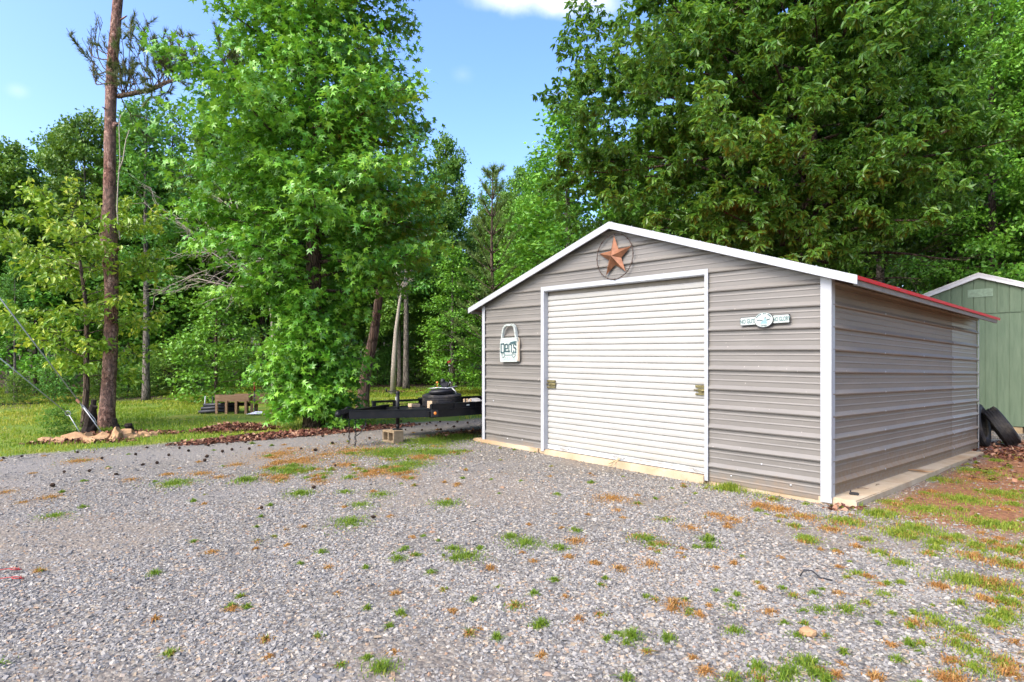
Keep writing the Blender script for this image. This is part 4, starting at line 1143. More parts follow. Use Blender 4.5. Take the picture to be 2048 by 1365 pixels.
# lamp on the near front corner
mb = MB(); mb.bbox(DXs - .02, DXs + .11, -DY - .065, -DY - .031, BZ0 + .015, BZ0 + .125, .006); lp = mb.build('side_lamp', M['black_plastic'], tr_)
mb = MB(); mb.lathe([(0, .018), (.018, .015), (.026, .006), (.027, 0)], 18, Matrix.Translation((DXs + .045, -DY - .065, BZ0 + .072)) @ Matrix.Rotation(R(90), 4, 'X')); mb.build('lens', M['amber'], lp)
mb = MB(); mb.box(DXs + .70, DXs + .76, -DY - .0535, -DY - .0515, ZT - .045, ZT - .025); mb.build('decal', M['sign_white'], tr_)
# wheel and fender
wl = empty('wheel', (0, 0, 0)); wl.parent = tr_
WX = DXs + 1.50
TW = tyre_mesh(.31, .18, .18); o = bpy.data.objects.new('tyre', TW); COL.objects.link(o); o.parent = wl; o.location = (WX, -DY - .15, .30); o.rotation_euler = (R(90), 0, 0)
mb = MB(); mb.lathe([(0, .02), (.05, .03), (.06, .0), (.16, -.02), (.185, .03), (.19, .07), (.19, -.07)], 24, Matrix.Translation((WX, -DY - .16, .30)) @ Matrix.Rotation(R(90), 4, 'X')); mb.build('rim', M['sign_white'], wl)
mb = MB(); pr = [(WX - .42, .34), (WX - .36, .52), (WX - .25, .615), (WX + .25, .615), (WX + .36, .52), (WX + .42, .34)]
for (xa, za), (xb, zb_) in zip(pr[:-1], pr[1:]): mb.add([(xa, -DY - .26, za), (xb, -DY - .26, zb_), (xb, -DY - .031, zb_), (xa, -DY - .031, za), (xa, -DY - .26, za - .008), (xb, -DY - .26, zb_ - .008), (xb, -DY - .031, zb_ - .008), (xa, -DY - .031, za - .008)], [(0, 1, 2, 3), (7, 6, 5, 4), (0, 4, 5, 1), (3, 2, 6, 7)])
n_ = len(pr); flat(mb, pr, -DY - .266, -DY - .261)
mb.build('fender', M['black_paint'], tr_)
# safety chains
for cx, cy, L_ in ((.16, .06, .44), (.20, -.07, .46)):
    mb = MB(); nl_ = 15
    for i in range(nl_):
        z = BZ0 - .0 - i * (L_ - .02) / nl_; a = R(90 * (i % 2) + 20)
        lp_ = [(cx + .011 * math.cos(t_) * math.cos(a) + .008 * math.sin(i * 1.7), cy + .011 * math.cos(t_) * math.sin(a), z + .022 * math.sin(t_)) for t_ in np.linspace(0, 2 * math.pi, 9)]
        mb.tube(lp_, .0045, 5, cap=False)
    mb.build('safety_chain', M['galv'] if 0 else M['black_paint'], tr_)
mb = MB(); mb.tube([(.36, -.12, BZ0 + .02), (.34, -.14, BZ0 - .1), (.27, -.12, BZ0 - .22), (.21, -.09, BZ0 - .27)], .007, 6); mb.build('wiring_cable', M['black_plastic'], tr_)

# concrete block under the jack
jw = Matrix.Translation((TH[0], TH[1], tz)) @ Matrix.Rotation(TA, 4, 'Z') @ Vector((JX, 0, 0))
bz = float(gz(jw.x, jw.y))
bm = bmesh.new()
mb = MB(); L2, W2, Hh = .175, .10, .19
mb.bbox(-L2, L2, -W2, -W2 + .034, 0, Hh, .004); mb.bbox(-L2, L2, W2 - .034, W2, 0, Hh, .004)
for x in (-L2, -.018, L2 - .036): mb.bbox(x + .001, x + .035, -W2 + .033, W2 - .033, .001, Hh - .001, .003)
bm.free()
o = mb.build('concrete_block', M['cinder'], None, (jw.x, jw.y, 0)); o.rotation_euler = (R(90), 0, R(-46)); 
# block lies on its side: hollow ends face the left
o.location = (jw.x, jw.y + .0, bz + W2 - .02); o.scale = (1, 1, 1)
tag(o, 'tan hollow concrete block holding up the trailer jack', 'concrete block')
tz_fix = (o.location.z + W2) - (tz + .20)
o.location.z -= tz_fix

def tw(x, y, z): return Matrix.Translation((TH[0], TH[1], tz)) @ Matrix.Rotation(TA, 4, 'Z') @ Vector((x, y, z))
# tyre lying on the trailer, offcuts wedged under it
o = bpy.data.objects.new('tyre', TY); COL.objects.link(o); cxy = (DXs + .95, .30); o.location = tw(*cxy, ZD + .117); o.rotation_euler = (R(3), R(-2), .3)
tag(o, 'black tyre lying flat on the trailer deck', 'tyre')
tyz = ZD + .232
for i, (x, y, rz, L_, nm) in enumerate(((DXs + .50, -.02, .7, .26, 'pale wood offcut on the trailer deck at the near side of the tyre'), (DXs + .42, .42, .2, .22, 'thin pale wood offcut sticking out left of the tyre on the trailer'))):
    mb = MB(); mb.bbox(-L_ / 2, L_ / 2, -.045, .045, 0, .125 if i == 0 else .06, .004); o = mb.build('wood_offcut', M['wood_pale'], None, tw(x, y, ZD)); o.rotation_euler = (0, R(4), TA + rz); tag(o, nm, 'wood offcut')
# small pump / tool head heaped on the tyre
e = empty('folded_seat', tw(*cxy, tyz), TA - R(42), 'black folded seat with metal tubes heaped on the tyre on the trailer', 'folded seat')
mb = MB()
bm = bmesh.new(); bmesh.ops.create_cube(bm, size=1)
for v in bm.verts: v.co = Vector((v.co.x * .48 * (1 if v.co.z < 0 else .82), v.co.y * .34, v.co.z * .085 + .045))
bmesh.ops.bevel(bm, geom=bm.edges[:], offset=.022, segments=3, affect='EDGES'); mb.bm(bm, Matrix.Rotation(R(-4), 4, 'Y'), smooth=True)
mb.build('cushion', M['black_plastic'], e)
mb = MB(); bm = bmesh.new(); bmesh.ops.create_cube(bm, size=1)
for v in bm.verts: v.co = Vector((v.co.x * .15, v.co.y * .15, v.co.z * .13))
bmesh.ops.bevel(bm, geom=bm.edges[:], offset=.03, segments=2, affect='EDGES'); mb.bm(bm, Matrix.Translation((.06, 0, .16)) @ Matrix.Rotation(R(20), 4, 'Y'))
mb.tube([(-.02, 0, .15), (.0, .0, .23), (.06, .0, .25)], .022, 8); mb.lathe([(0, .03), (.03, .025), (.04, 0), (.04, -.03)], 12, Matrix.Translation((.02, -.06, .25)))
mb.build('motor_head', M['black_plastic'], e)
mb = MB(); mb.tube([(-.2, -.17, .10), (-.05, -.16, .115), (.12, -.17, .105), (.30, -.15, .14)], .009, 7); mb.tube([(.20, -.16, .11), (.27, -.17, .05), (.28, -.17, .01)], .010, 7); mb.tube([(.13, -.1, .16), (.16, -.12, .22), (.19, -.1, .16)], .008, 6)
mb.build('metal_tube', M['galv'], e)
mb = MB(); mb.lathe([(0, .025), (.022, .02), (.026, 0)], 10, Matrix.Translation((-.08, -.05, .20))); mb.tube([(-.08, -.05, .10), (-.08, -.05, .2)], .006, 6); mb.build('orange_cap', M['amber'], e)
# grey stone and small cut blocks at the garage end of the deck
def rock(name, mat, loc, s, seed, label, cat='stone', group=None, rz=0, jag=.28):
    g = np.random.default_rng(seed); bm = bmesh.new(); bmesh.ops.create_icosphere(bm, subdivisions=2, radius=1)
    for v in bm.verts:
        k = 1 + jag * (vnoise(v.co.x * 1.7 + seed * 7, v.co.y * 1.7 + v.co.z * 2.3, seed) - .5) * 2
        v.co = Vector((v.co.x * s[0] * k, v.co.y * s[1] * k, max(-.4, v.co.z) * s[2] * k))
    mb = MB(); mb.bm(bm, Matrix.Rotation(rz, 4, 'Z'), smooth=False); o = mb.build(name, mat, None, loc); return tag(o, label, cat, group)
rock('stone', M['grey_stone'], tw(DXs + 1.3, -.25, ZD + .06), (.17, .13, .10), 3, 'rounded grey stone on the trailer deck against the garage corner')
for i, (dx, lab) in enumerate(((.0, 'leftmost small yellowish block in the row beside the tyre on the trailer'), (.055, 'middle small yellowish block in the row beside the tyre on the trailer'), (.11, 'rightmost small yellowish block in the row beside the tyre on the trailer'))):
    mb = MB(); mb.bbox(-.016, .016, -.02, .02, 0, .165, .004); o = mb.build('small_block', M['wood_pale'], None, tw(DXs + .92 + dx, -.42 - .02 * i, ZD)); o.rotation_euler = (0, 0, .3); tag(o, lab, 'wood block')

# ------------------------------------------------------------------ raised garden bed, tools, edging
bx0, by0 = ground(431, 828)
def bed(name, u0, Y, zoff, L, Wd, Hb, Ht, label, rz, nleg):
    X = (u0 - 1024) / F * Y; z0 = float(gz(X, Y))
    e = empty(name, (X, Y, z0), rz, label, 'garden bed')
    mb = MB()
    for y in (0, Wd): mb.bbox(0, L, y - .015, y + .015, Hb, Ht, .004)
    for x in (0, L): mb.bbox(x - .015, x + .015, .016, Wd - .016, Hb, Ht, .004)
    mb.build('planter_box', M['wood_tan'], e)
    for i in range(nleg):
        for y in (-.038, Wd + .038):
            x = .06 + (L - .12) * i / (nleg - 1); l = MB(); l.bbox(x - .03, x + .03, y - .022, y + .022, -.03, Hb + .02, .004); l.build('leg', M['wood_tan'], e)
    mb = MB(); mb.box(.016, L - .016, .016, Wd - .016, Ht - .10, Ht - .06); mb.build('soil', M['stump'], e)
    g = np.random.default_rng(3); cr = MB(); n = 90
    pos = np.stack([g.uniform(.1, L - .1, n), g.uniform(.1, Wd - .1, n), Ht + g.uniform(-.05, .1, n)], 1); pos = pos[(np.sin(pos[:, 0] * 9) > -.1)]
    put_leaves(cr, pos, g.normal(0, 1, pos.shape), .11, 'oval', g); cr.build('seedlings', M['leaf_shrub'], e)
    return e
YB = by0
bed('raised_garden_bed', 430, YB, 0, 68 / F * YB, .55, 24 / F * YB, 38 / F * YB, 'wooden raised garden bed on four front legs at the edge of the lawn', 0, 4)
bed('raised_garden_bed', 499, YB + .15, 0, .62, .5, 19 / F * YB, 39 / F * YB, 'second wooden garden bed standing lower and half hidden behind the star leaved tree', R(12), 2)
X = (509 - 1024) / F * (YB - .25); z0 = float(gz(X, YB - .25))
e = empty('garden_tool', (X, YB - .25, z0), 0, 'upright dark stake with a red grip standing beside the garden beds', 'garden tool')
mb = MB(); mb.tube([(0, 0, -.05), (0, 0, .58)], .012, 7); mb.build('shaft', M['black_plastic'], e)
mb = MB(); mb.tube([(0, 0, .58), (0, 0, .78)], [.02, .024], 8); mb.build('grip', M['red_plastic'], e)
x, y = ground(518, 830)
mb = MB(); g = np.random.default_rng(4); n = 12
V = [(i / n * .5 - .25, j / n * .35 - .17, .02 + .10 * fbm(i * .5, j * .5, 6) * math.sin(i / n * math.pi) * math.sin(j / n * math.pi) + .01) for j in range(n + 1) for i in range(n + 1)]
mb.add(V, [(j * (n + 1) + i, j * (n + 1) + i + 1, (j + 1) * (n + 1) + i + 1, (j + 1) * (n + 1) + i) for j in range(n) for i in range(n)], smooth=True)
o = mb.build('white_sheet', M['white_cloth'], None, (x, y, float(gz(x, y)))); tag(o, 'crumpled white sheet on the grass at the foot of the garden beds', 'sheet')
for i in range(3):
    x0_, y0_ = ground(397, 829); mb = MB(); zz_ = .05 + i * .075
    L_ = (65 + 20 * (i == 2)) / F * y0_
    mb.tube([(0, .12 * i, zz_), (L_ * .5, .12 * i + .15, zz_ + .02), (L_, .12 * i + .3, zz_ + .03 - .012 * i)], .045, 10)
    o = mb.build('edging_roll', M['black_plastic'], None, (x0_, y0_, float(gz(x0_, y0_)))); tag(o, ('lowest', 'middle', 'uppermost')[i] + ' black plastic pipe of the small stack left of the garden bed', 'plastic pipe')
for i, (u, lab) in enumerate(((409, 'thin grey plant stake farthest left of the garden bed'), (424, 'thin dark plant stake just left of the garden bed'))):
    x, y = ground(u, 826); mb = MB(); mb.tube([(0, 0, -.05), (0.02, 0, .42)], .012, 6); o = mb.build('plant_stake', M['galv'] if i == 0 else M['black_plastic'], None, (x, y, float(gz(x, y)))); tag(o, lab, 'stake')
# stand-in post for a vehicle tail lamp glimpsed among the bushes behind the trailer
X, Y = (899 - 1024) / F * 25, 25; z0 = float(gz(X, Y))
e = empty('tail_lamp_post', (X, Y, z0), 0, 'stand-in post for a red and white vehicle tail lamp among the bushes behind the trailer', 'tail lamp stand-in')
mb = MB(); mb.tube([(0, 0, -.05), (0, 0, 1.05)], .025, 7); mb.build('post', M['black_plastic'], e)
mb = MB(); mb.bbox(-.08, .09, -.03, .03, 1.05, 1.17, .02); mb.build('red_lamp', M['red_plastic'], e)
mb = MB(); mb.bbox(-.05, .04, -.032, .03, .93, 1.02, .02); mb.build('white_lamp', M['sign_white'], e)

# ------------------------------------------------------------------ pine bed: edging stones, stumps, guy wires
stones = [(150, 884, .22, .12), (172, 882, .16, .1), (178, 886, .20, .09), (205, 882, .20, .10), (232, 880, .16, .16), (246, 877, .18, .12), (270, 876, .14, .07), (285, 874, .16, .09), (303, 872, .12, .07), (120, 886, .20, .07), (98, 884, .16, .06), (318, 868, .10, .05)]
for i, (u, v, w, h) in enumerate(stones):
    x, y = ground(u, v); rock('edging_stone', M['rock_tan'], (x, y, float(gz(x, y)) + h * .2), (w, w * .55, h), 40 + i, 'jagged tan stone in the row edging the bed at the foot of the bare pine', 'stone', 'tan stones edging the pine bed', rz=i * 1.3, jag=.55)
for i, (u, v, w, h, lean, lab) in enumerate(((172, 868, .075, .52, .16, 'tall dark forked stump left of the bare pine'), (186, 866, .05, .62, .03, 'slim dark stump touching the left of the bare pine'), (233, 864, .05, .25, -.03, 'small grey pointed stump right of the bare pine'), (258, 863, .07, .15, 0, 'short round dark stump farthest right in the pine bed'))):
    x, y = ground(u, v); mb = MB(); n = 7
    ts = np.linspace(0, 1, n)
    mb.tube([(lean * t_ ** 1.5 * (1 if i else 1), .02 * math.sin(t_ * 5), -.05 + t_ * (h + .05)) for t_ in ts], [w * (1.35 - .5 * t_ + .12 * math.sin(t_ * 13 + i)) for t_ in ts], 9, smooth=False)
    if i == 0: mb.tube([(.06, .02, 0), (.13, .03, .16), (.12, .04, .26)], [w * .9, w * .6, w * .3], 7)
    o = mb.build('stump', M['stump'], None, (x, y, float(gz(x, y)))); tag(o, lab, 'stump')
def wire(lab, pts, rad, hw):
    e = empty('guy_wire', pts[-1], 0, lab, 'guy wire'); o0 = Vector(pts[-1]); P = [Vector(p) - o0 for p in pts]
    mb = MB(); mb.tube(P[:-1], rad, 7); mb.build('cable', M['steel_cable'], e)
    mb = MB(); mb.tube([P[-2], P[-1] + Vector((0, 0, -.1))], rad * .8, 8); mb.build('anchor_rod', M['steel_cable'], e)
    a, b = P[-2], P[-1]; d = (b - a).normalized()
    if hw == 'turnbuckle':
        s = d.cross(Vector((0, 1, 0))).normalized() * .018; mb = MB()
        for k in (-1, 1): mb.tube([a - d * .12, a + s * k, a + d * .28 + s * k, a + d * .36], .0065, 6)
        mb.build('turnbuckle', M['steel_cable'], e)
        mb = MB(); mb.bar(a - d * .18, a - d * .10, .05, .04); mb.build('clamp', M['copper_clamp'], e)
    else:
        mb = MB(); s = d.cross(Vector((0, 1, 0))).normalized()
        lp_ = [a + (d * math.cos(t_) + s * math.sin(t_)) * .045 - d * .03 for t_ in np.linspace(0, 2 * math.pi, 15)]; mb.tube(lp_, .007, 6, cap=False); mb.build('eye', M['steel_cable'], e)
ax_, ay_ = ground(214, 870); end1 = Vector((ax_, ay_ - .0, float(gz(ax_, ay_))))
s1 = at(0, 597, 10.6); s0 = at(-420, 80, 9.3)
wire('taut steel guy wire with a turnbuckle running to the foot of the bare pine', [s0, s1, at(167, 815, ay_ - .12), end1], .0115, 'turnbuckle')
ax_, ay_ = ground(171, 873); end2 = Vector((ax_, ay_, float(gz(ax_, ay_))))
wire('lower steel guy wire ending in an eye rod among the tan stones', [at(-420, 450, 9.0), at(0, 717, 10.4), at(138, 830, ay_ - .08), end2], .010, 'eye')
# small plant at the foot of the pine
a_, b_, H_ = W['shrub']; x, y = ground(115, 868)
tree_thing('shrub', None, b_, (x, y, float(gz(x, y)) - .05), 'small dark leafy plant at the left end of the stone edged pine bed', 'shrub', None, 1., (.42, .42, .27))

# ------------------------------------------------------------------ small things on the ground
p = g_world(.12, .30, .048)
mb = MB(); mb.bbox(-.045, .045, -.02, .02, 0, .028, .007); mb.tube([(-.035, 0, .03), (-.03, 0, .045)], .008, 6); o = mb.build('dark_fitting', M['black_plastic'], None, p); o.rotation_euler = (0, 0, -.5); tag(o, 'small black plastic fitting on the front end of the concrete ledge', 'fitting')
mb = MB(); p = g_world(.10, 2.55, .06); mb.tube([(-.16, .03, .0), (-.05, 0, .012), (.1, .01, .0), (.17, -.02, .015)], [.007, .009, .008, .004], 6); mb.add([(-.12, .02, .012), (.05, .04, .02), (.12, .0, .02), (-.05, -.03, .014)], [(0, 1, 2, 3)]); o = mb.build('twig', M['rock_tan'], None, p); o.rotation_euler = (0, 0, -.6); tag(o, 'curled reddish strip of bark on the concrete ledge', 'bark strip')
for i, (x, y, lab) in enumerate(((.06, .72, 'thin straight dark twig on the ledge near the garage corner trim'), (.09, 1.1, 'short dark twig on the ledge a little behind the straight one'))):
    p = g_world(x, y, .056); mb = MB(); mb.tube([(-.05, .0, .0), (.0, .008, .004), (.06, .0, .0)], [.004, .004, .002], 5); o = mb.build('twig', M['twig'], None, p); o.rotation_euler = (0, 0, -.3 + i); tag(o, lab, 'twig')
x, y = ground(1612, 1158); z = float(gz(x, y)); mb = MB(); mb.tube([(-.03, .02, .01), (.0, .025, .05), (.05, .02, .045), (.09, -.01, .01), (.14, -.06, .012)], .005, 6); o = mb.build('black_hose', M['black_plastic'], None, (x, y, z)); tag(o, 'short curved piece of black hose sticking out of the gravel', 'hose')
for i, (u, v, lab, ln) in enumerate(((15, 1148, 'upper red cord end lying on the gravel at the left', .2), (18, 1166, 'lower red cord end lying on the gravel at the left', .24))):
    x, y = ground(u, v); mb = MB(); mb.tube([(-ln, -.03, .02), (-ln * .4, .0, .022), (.02, .03, .03), (.08, .02, .022)], .0035, 6); mb.tube([(.0, .02, .03), (.04, -.02, .035), (.09, -.01, .03), (.05, .03, .03)], .004, 6); o = mb.build('red_cord', M['red_plastic'], None, (x, y, float(gz(x, y)))); tag(o, lab, 'cord')
x, y = ground(1616, 1272); rock('stone', M['rock_tan'], (x, y, float(gz(x, y)) + .015), (.045, .035, .03), 90, 'rounded tan stone standing out among the grey gravel', jag=.2)
# pine cones scattered over the drive
def cone_mesh():
    mb = MB(); prof = []
    for i in range(9):
        t_ = i / 8; r = .030 * math.sin(math.pi * (.12 + .83 * t_)) ; prof += [(r * .7, t_ * .075), (r, t_ * .075 + .005)]
    mb.lathe([(0, 0)] + prof + [(0, .085)], 9, Matrix.Rotation(R(90), 4, 'Y'), smooth=False); return mb.mesh('pine_cone', M['cone'])
CM = cone_mesh()
cones = [(40, 917), (3, 919), (130, 948), (182, 945), (228, 952), (110, 975), (290, 898), (358, 899), (374, 904), (388, 891), (413, 893), (420, 894), (446, 906), (465, 901), (455, 890), (408, 885), (494, 886), (497, 901), (418, 915), (412, 923), (313, 928), (290, 932), (540, 880), (560, 872), (605, 900), (648, 874), (668, 890), (690, 872), (715, 862), (735, 858), (742, 879), (780, 868), (815, 848), (825, 857), (842, 851), (853, 850), (862, 848), (846, 862), (870, 855), (884, 862), (895, 850), (905, 856), (878, 846), (920, 862), (800, 845), (935, 848), (915, 846), (670, 936), (632, 979), (525, 1019), (752, 1040), (207, 920), (152, 908), (270, 911), (340, 913), (635, 903), (810, 862), (760, 852)]
for i, (u, v) in enumerate(cones):
    x, y = ground(u, v); o = bpy.data.objects.new('pine_cone', CM); COL.objects.link(o); o.location = (x, y, float(gz(x, y)) + .025)
    o.rotation_euler = (random.uniform(0, 6), random.uniform(-.3, .3), random.uniform(0, 6.28)); s = random.uniform(.5, .85); o.scale = (s, s, s)
    tag(o, 'fallen dark pine cone lying on the gravel drive', 'pine cone', 'pine cones scattered on the gravel')
# ------------------------------------------------------------------ ground sheet
def graded(lo, hi, step, far, grow=1.28):
    c = np.arange(lo, hi + 1e-6, step); out = [c]
    s = step; x = hi; up = []
    while x < far: s *= grow; x += s; up.append(x)
    s = step; x = lo; dn = []
    while x > -far: s *= grow; x -= s; dn.append(x)
    return np.concatenate([dn[::-1], c, up])
xs = graded(-13, 13, .085, 420); ys = graded(1.2, 20, .085, 420)
GX, GY = np.meshgrid(xs, ys)
Zg = gz(GX, GY)
d = lawn_d(GX, GY); gl = g_local(GX, GY)
def inside_garage(x, y, m=.0):
    a, b = g_local(x, y); return (a > -GW - .24 - m) & (a < .24 + m) & (b > -.05 - m) & (b < 5.82 + m)
ing = inside_garage(GX, GY, -.06)
Zg = np.where(ing, Zg - .12, Zg)
lawn = sstep(-.12, .25, d + .5 * (fbm(GX * 3, GY * 3, 33) - .5))
road = np.exp(-((d + 1.15) / .85) ** 2) * (1 - lawn)
road = np.maximum(road, .75 * np.clip(np.maximum(np.exp(-((d + 3.2 + .12 * GX) / .30) ** 2), np.exp(-((d + 4.8 + .12 * GX) / .30) ** 2)) * fbm(GX * .7, GY * .7, 120, 3) * 1.5, 0, 1))
clay = sstep(.15, .5, gl[0] + .45 * (fbm(GX * 2.2, GY * 2.2, 40) - .5)) * sstep(-.55, .2, gl[1] + .9 * (fbm(GX * 2, GY * 2, 41) - .5))
woods = np.maximum(sstep(0, 3, d - 9 + 3 * (fbm(GX * .5, GY * .5, 44) - .5) - np.clip(GX + 3, 0, 20) * .8), sstep(9.3, 10.5, gl[1]))
dirt = fbm(GX * .8 + 4, GY * .8, 50, 4)
dirt = sstep(.50, .68, dirt)
mb = MB(); V = np.stack([GX, GY, Zg], -1).reshape(-1, 3); nx_, ny_ = len(xs), len(ys)
i = np.arange(ny_ - 1)[:, None] * nx_; j = np.arange(nx_ - 1)[None]
mb.add(V, np.stack([i + j, i + j + 1, i + j + 1 + nx_, i + j + nx_], -1).reshape(-1, 4), smooth=True)
def ground_mat():
    t = NT('ground_surface')
    la, ro, cl, wo, di = (t.attr(k) for k in ('lawn', 'road', 'clay', 'woods', 'dirt'))
    vo = t.n('ShaderNodeTexVoronoi'); vo.inputs['Scale'].default_value = 42; t.l(t.coord(), vo.inputs['Vector'])
    sp = t.n('ShaderNodeSeparateColor'); t.l(vo.outputs['Color'], sp.inputs[0])
    chip = t.ramp(sp.outputs[0], [(0, (0.097, 0.093, 0.084)), (.35, (0.170, 0.162, 0.142)), (.65, (0.256, 0.241, 0.204)), (.85, (0.307, 0.259, 0.190)), (1, (0.386, 0.357, 0.292))])
    e = t.ramp(vo.outputs['Distance'], [(.3, 1.), (.75, .25)])
    grav = t.mix(e, (.12, .10, .085), chip)
    fine = t.noise(120, detail=4)
    dust = t.ramp(t.noise(35, detail=6), [(.3, (.17, .155, .14)), (.7, (.28, .26, .235))])
    tan = t.ramp(t.noise(28, detail=6), [(.3, (.19, .155, .115)), (.7, (.31, .255, .20))])
    grav = t.mix(t.math('MULTIPLY', di, .55), grav, tan)
    grav = t.mix(t.math('MULTIPLY', ro, .8), grav, dust)
    red = t.ramp(t.noise(22, detail=6), [(.3, (.14, .06, .03)), (.55, (.27, .125, .06)), (.8, (.40, .25, .13))])
    lw = t.ramp(t.noise(1.1, detail=6, dist=.4), [(.32, (.12, .22, .025)), (.52, (.19, .27, .032)), (.72, (.32, .25, .05))])
    lw = t.mix(t.ramp(t.noise(60, detail=4), [(.35, .7), (.65, 0.)]), lw, (.05, .085, .015))
    soil = t.ramp(t.noise(9, detail=6), [(.3, (.035, .026, .016)), (.7, (.09, .06, .035))])
    col = t.mix(cl, grav, red); col = t.mix(la, col, lw); col = t.mix(wo, col, soil)
    h = t.math('ADD', t.math('MULTIPLY', e, .8), t.math('MULTIPLY', fine, .5))
    return t.done(t.bsdf(col, .92, t.bump(h, .8, .012), spec=.2))
o = mb.build('ground', ground_mat()); tag(o, kind='structure')
for nm, A in (('lawn', lawn), ('road', road), ('clay', clay), ('woods', woods), ('dirt', dirt)):
    a = o.data.attributes.new(nm, 'FLOAT', 'POINT'); a.data.foreach_set('value', A.astype(np.float32).ravel())

# ------------------------------------------------------------------ gravel chips
g = np.random.default_rng(100)
def chips(n, y0, y1, smin, smax, pw=1.0):
    y = (g.uniform(0, 1, n) * (y1 ** 2 - y0 ** 2) + y0 ** 2) ** .5
    x = g.uniform(-1, 1, n) * (.92 * y + .6)
    return x, y, smin + (smax - smin) * g.uniform(0, 1, n) ** 2.2
A = [chips(140000, 2.2, 4.6, .0042, .0172), chips(130000, 4.6, 7.6, .0055, .018), chips(60000, 7.6, 13.5, .010, .023), chips(1500, 2.2, 8, .018, .031)]
x = np.concatenate([a[0] for a in A]); y = np.concatenate([a[1] for a in A]); s = np.concatenate([a[2] for a in A])
dd = lawn_d(x, y); a_, b_ = g_local(x, y)
ro = np.exp(-((dd + 1.15) / .85) ** 2)
dn = sstep(.50, .68, fbm(x * .8 + 4, y * .8, 50, 4)); fine_ = fbm(x * 2.6, y * 2.6, 61, 3)
cl = sstep(.15, .5, a_) * sstep(-.55, .2, b_)
pk = (1 - .58 * dn) * (1 - .88 * ro) * (1 - .93 * cl) * np.clip(1.75 * fine_ - .05, .12, 1) * (1 - sstep(-.1, .12, dd))
def tracks(x, y, dd): return np.maximum(np.exp(-((dd + 3.2 + .12 * x) / .30) ** 2), np.exp(-((dd + 4.8 + .12 * x) / .30) ** 2)) * fbm(x * .7, y * .7, 120, 3) * 1.5
pk = pk * (1 - .62 * np.clip(tracks(x, y, dd), 0, 1))
keep = (g.uniform(0, 1, len(x)) < pk) & ~inside_garage(x, y, .01)
x, y, s = x[keep], y[keep], s[keep]; n = len(x)
# angular flat chips: a jittered 8-corner block with a skewed top
T = np.array([(-1, -1, -1), (1, -1, -1), (1, 1, -1), (-1, 1, -1), (-1, -1, 1), (1, -1, 1), (1, 1, 1), (-1, 1, 1)], float)
Vv = T[None] * g.uniform(.45, 1.1, (n, 8, 3))
Vv[:, 4:, :2] *= g.uniform(.45, .95, (n, 1, 1))
Vv *= np.stack([s, s * g.uniform(.5, .95, n), s * g.uniform(.16, .45, n)], 1)[:, None, :]
az = g.uniform(0, 6.283, n); tl = g.normal(0, .28, n); tl2 = g.normal(0, .28, n)
c, sn = np.cos(tl), np.sin(tl); Y2 = Vv[..., 1] * c[:, None] - Vv[..., 2] * sn[:, None]; Z2 = Vv[..., 1] * sn[:, None] + Vv[..., 2] * c[:, None]
c, sn = np.cos(tl2), np.sin(tl2); X2 = Vv[..., 0] * c[:, None] + Z2 * sn[:, None]; Z3 = -Vv[..., 0] * sn[:, None] + Z2 * c[:, None]
c, sn = np.cos(az), np.sin(az); X4 = X2 * c[:, None] - Y2 * sn[:, None]; Y4 = X2 * sn[:, None] + Y2 * c[:, None]
zz_ = gz(x, y) + s * g.uniform(-.12, .26, n)
Vv = np.stack([X4 + x[:, None], Y4 + y[:, None], Z3 + zz_[:, None]], -1).reshape(-1, 3)
Fq = np.array([(0, 3, 2, 1), (4, 5, 6, 7), (0, 1, 5, 4), (1, 2, 6, 5), (2, 3, 7, 6), (3, 0, 4, 7)])
mb = MB(); mb.add(Vv, (np.arange(n)[:, None, None] * 8 + Fq[None]).reshape(-1, 4), np.repeat(g.uniform(0, 1, n), 8))
def chip_mat():
    t = NT('gravel_chip'); ti = t.attr('tint')
    col = t.ramp(ti, [(0, (0.095, 0.093, 0.090)), (.2, (0.173, 0.167, 0.158)), (.5, (0.262, 0.249, 0.229)), (.72, (0.335, 0.315, 0.278)), (.84, (0.401, 0.371, 0.317)), (.91, (0.346, 0.265, 0.175)), (.965, (0.311, 0.191, 0.118)), (1, (0.480, 0.445, 0.377))])
    n1 = t.noise(90, detail=4); col = t.mix(t.ramp(n1, [(.4, 0.), (.75, .35)]), col, (.24, .20, .155))
    return t.done(t.bsdf(col, .85, t.bump(n1, .4, .004), spec=.25))
o = mb.build('gravel', chip_mat()); tag(o, 'grey crushed stone chips covering the yard in front of the garage', 'gravel', kind='stuff')

# ------------------------------------------------------------------ grass and weeds
def blades(mb, x, y, h, w, g, lean=.5, tint=None, zoff=0.):
    n = len(x); az = g.uniform(0, 6.283, n); z = gz(x, y) - .004 + zoff
    dx, dy = np.cos(az), np.sin(az); l = np.abs(g.normal(0, lean, n)) * h
    px, py = -dy * w / 2, dx * w / 2
    b0 = np.stack([x - px, y - py, z], 1); b1 = np.stack([x + px, y + py, z], 1)
    m0 = np.stack([x + dx * l * .35 - px * .8, y + dy * l * .35 - py * .8, z + h * .6], 1); m1 = np.stack([x + dx * l * .35 + px * .8, y + dy * l * .35 + py * .8, z + h * .6], 1)
    tp_ = np.stack([x + dx * l, y + dy * l, z + h * np.clip(1 - .4 * (l / h) ** 2, .35, 1)], 1)
    V = np.stack([b0, b1, m1, m0, tp_], 1).reshape(-1, 3); k = np.arange(n)[:, None] * 5
    tt = np.clip(g.normal(.5, .22, n) if tint is None else tint, 0, 1)
    base = mb.n
    mb.add(V, k + np.array([[0, 1, 2, 3]]), np.repeat(tt, 5))
    mb.f.append(k + base + np.array([[3, 2, 4]])); mb.sm.append(np.full(n, False)); mb.mi.append(np.full(n, 0))
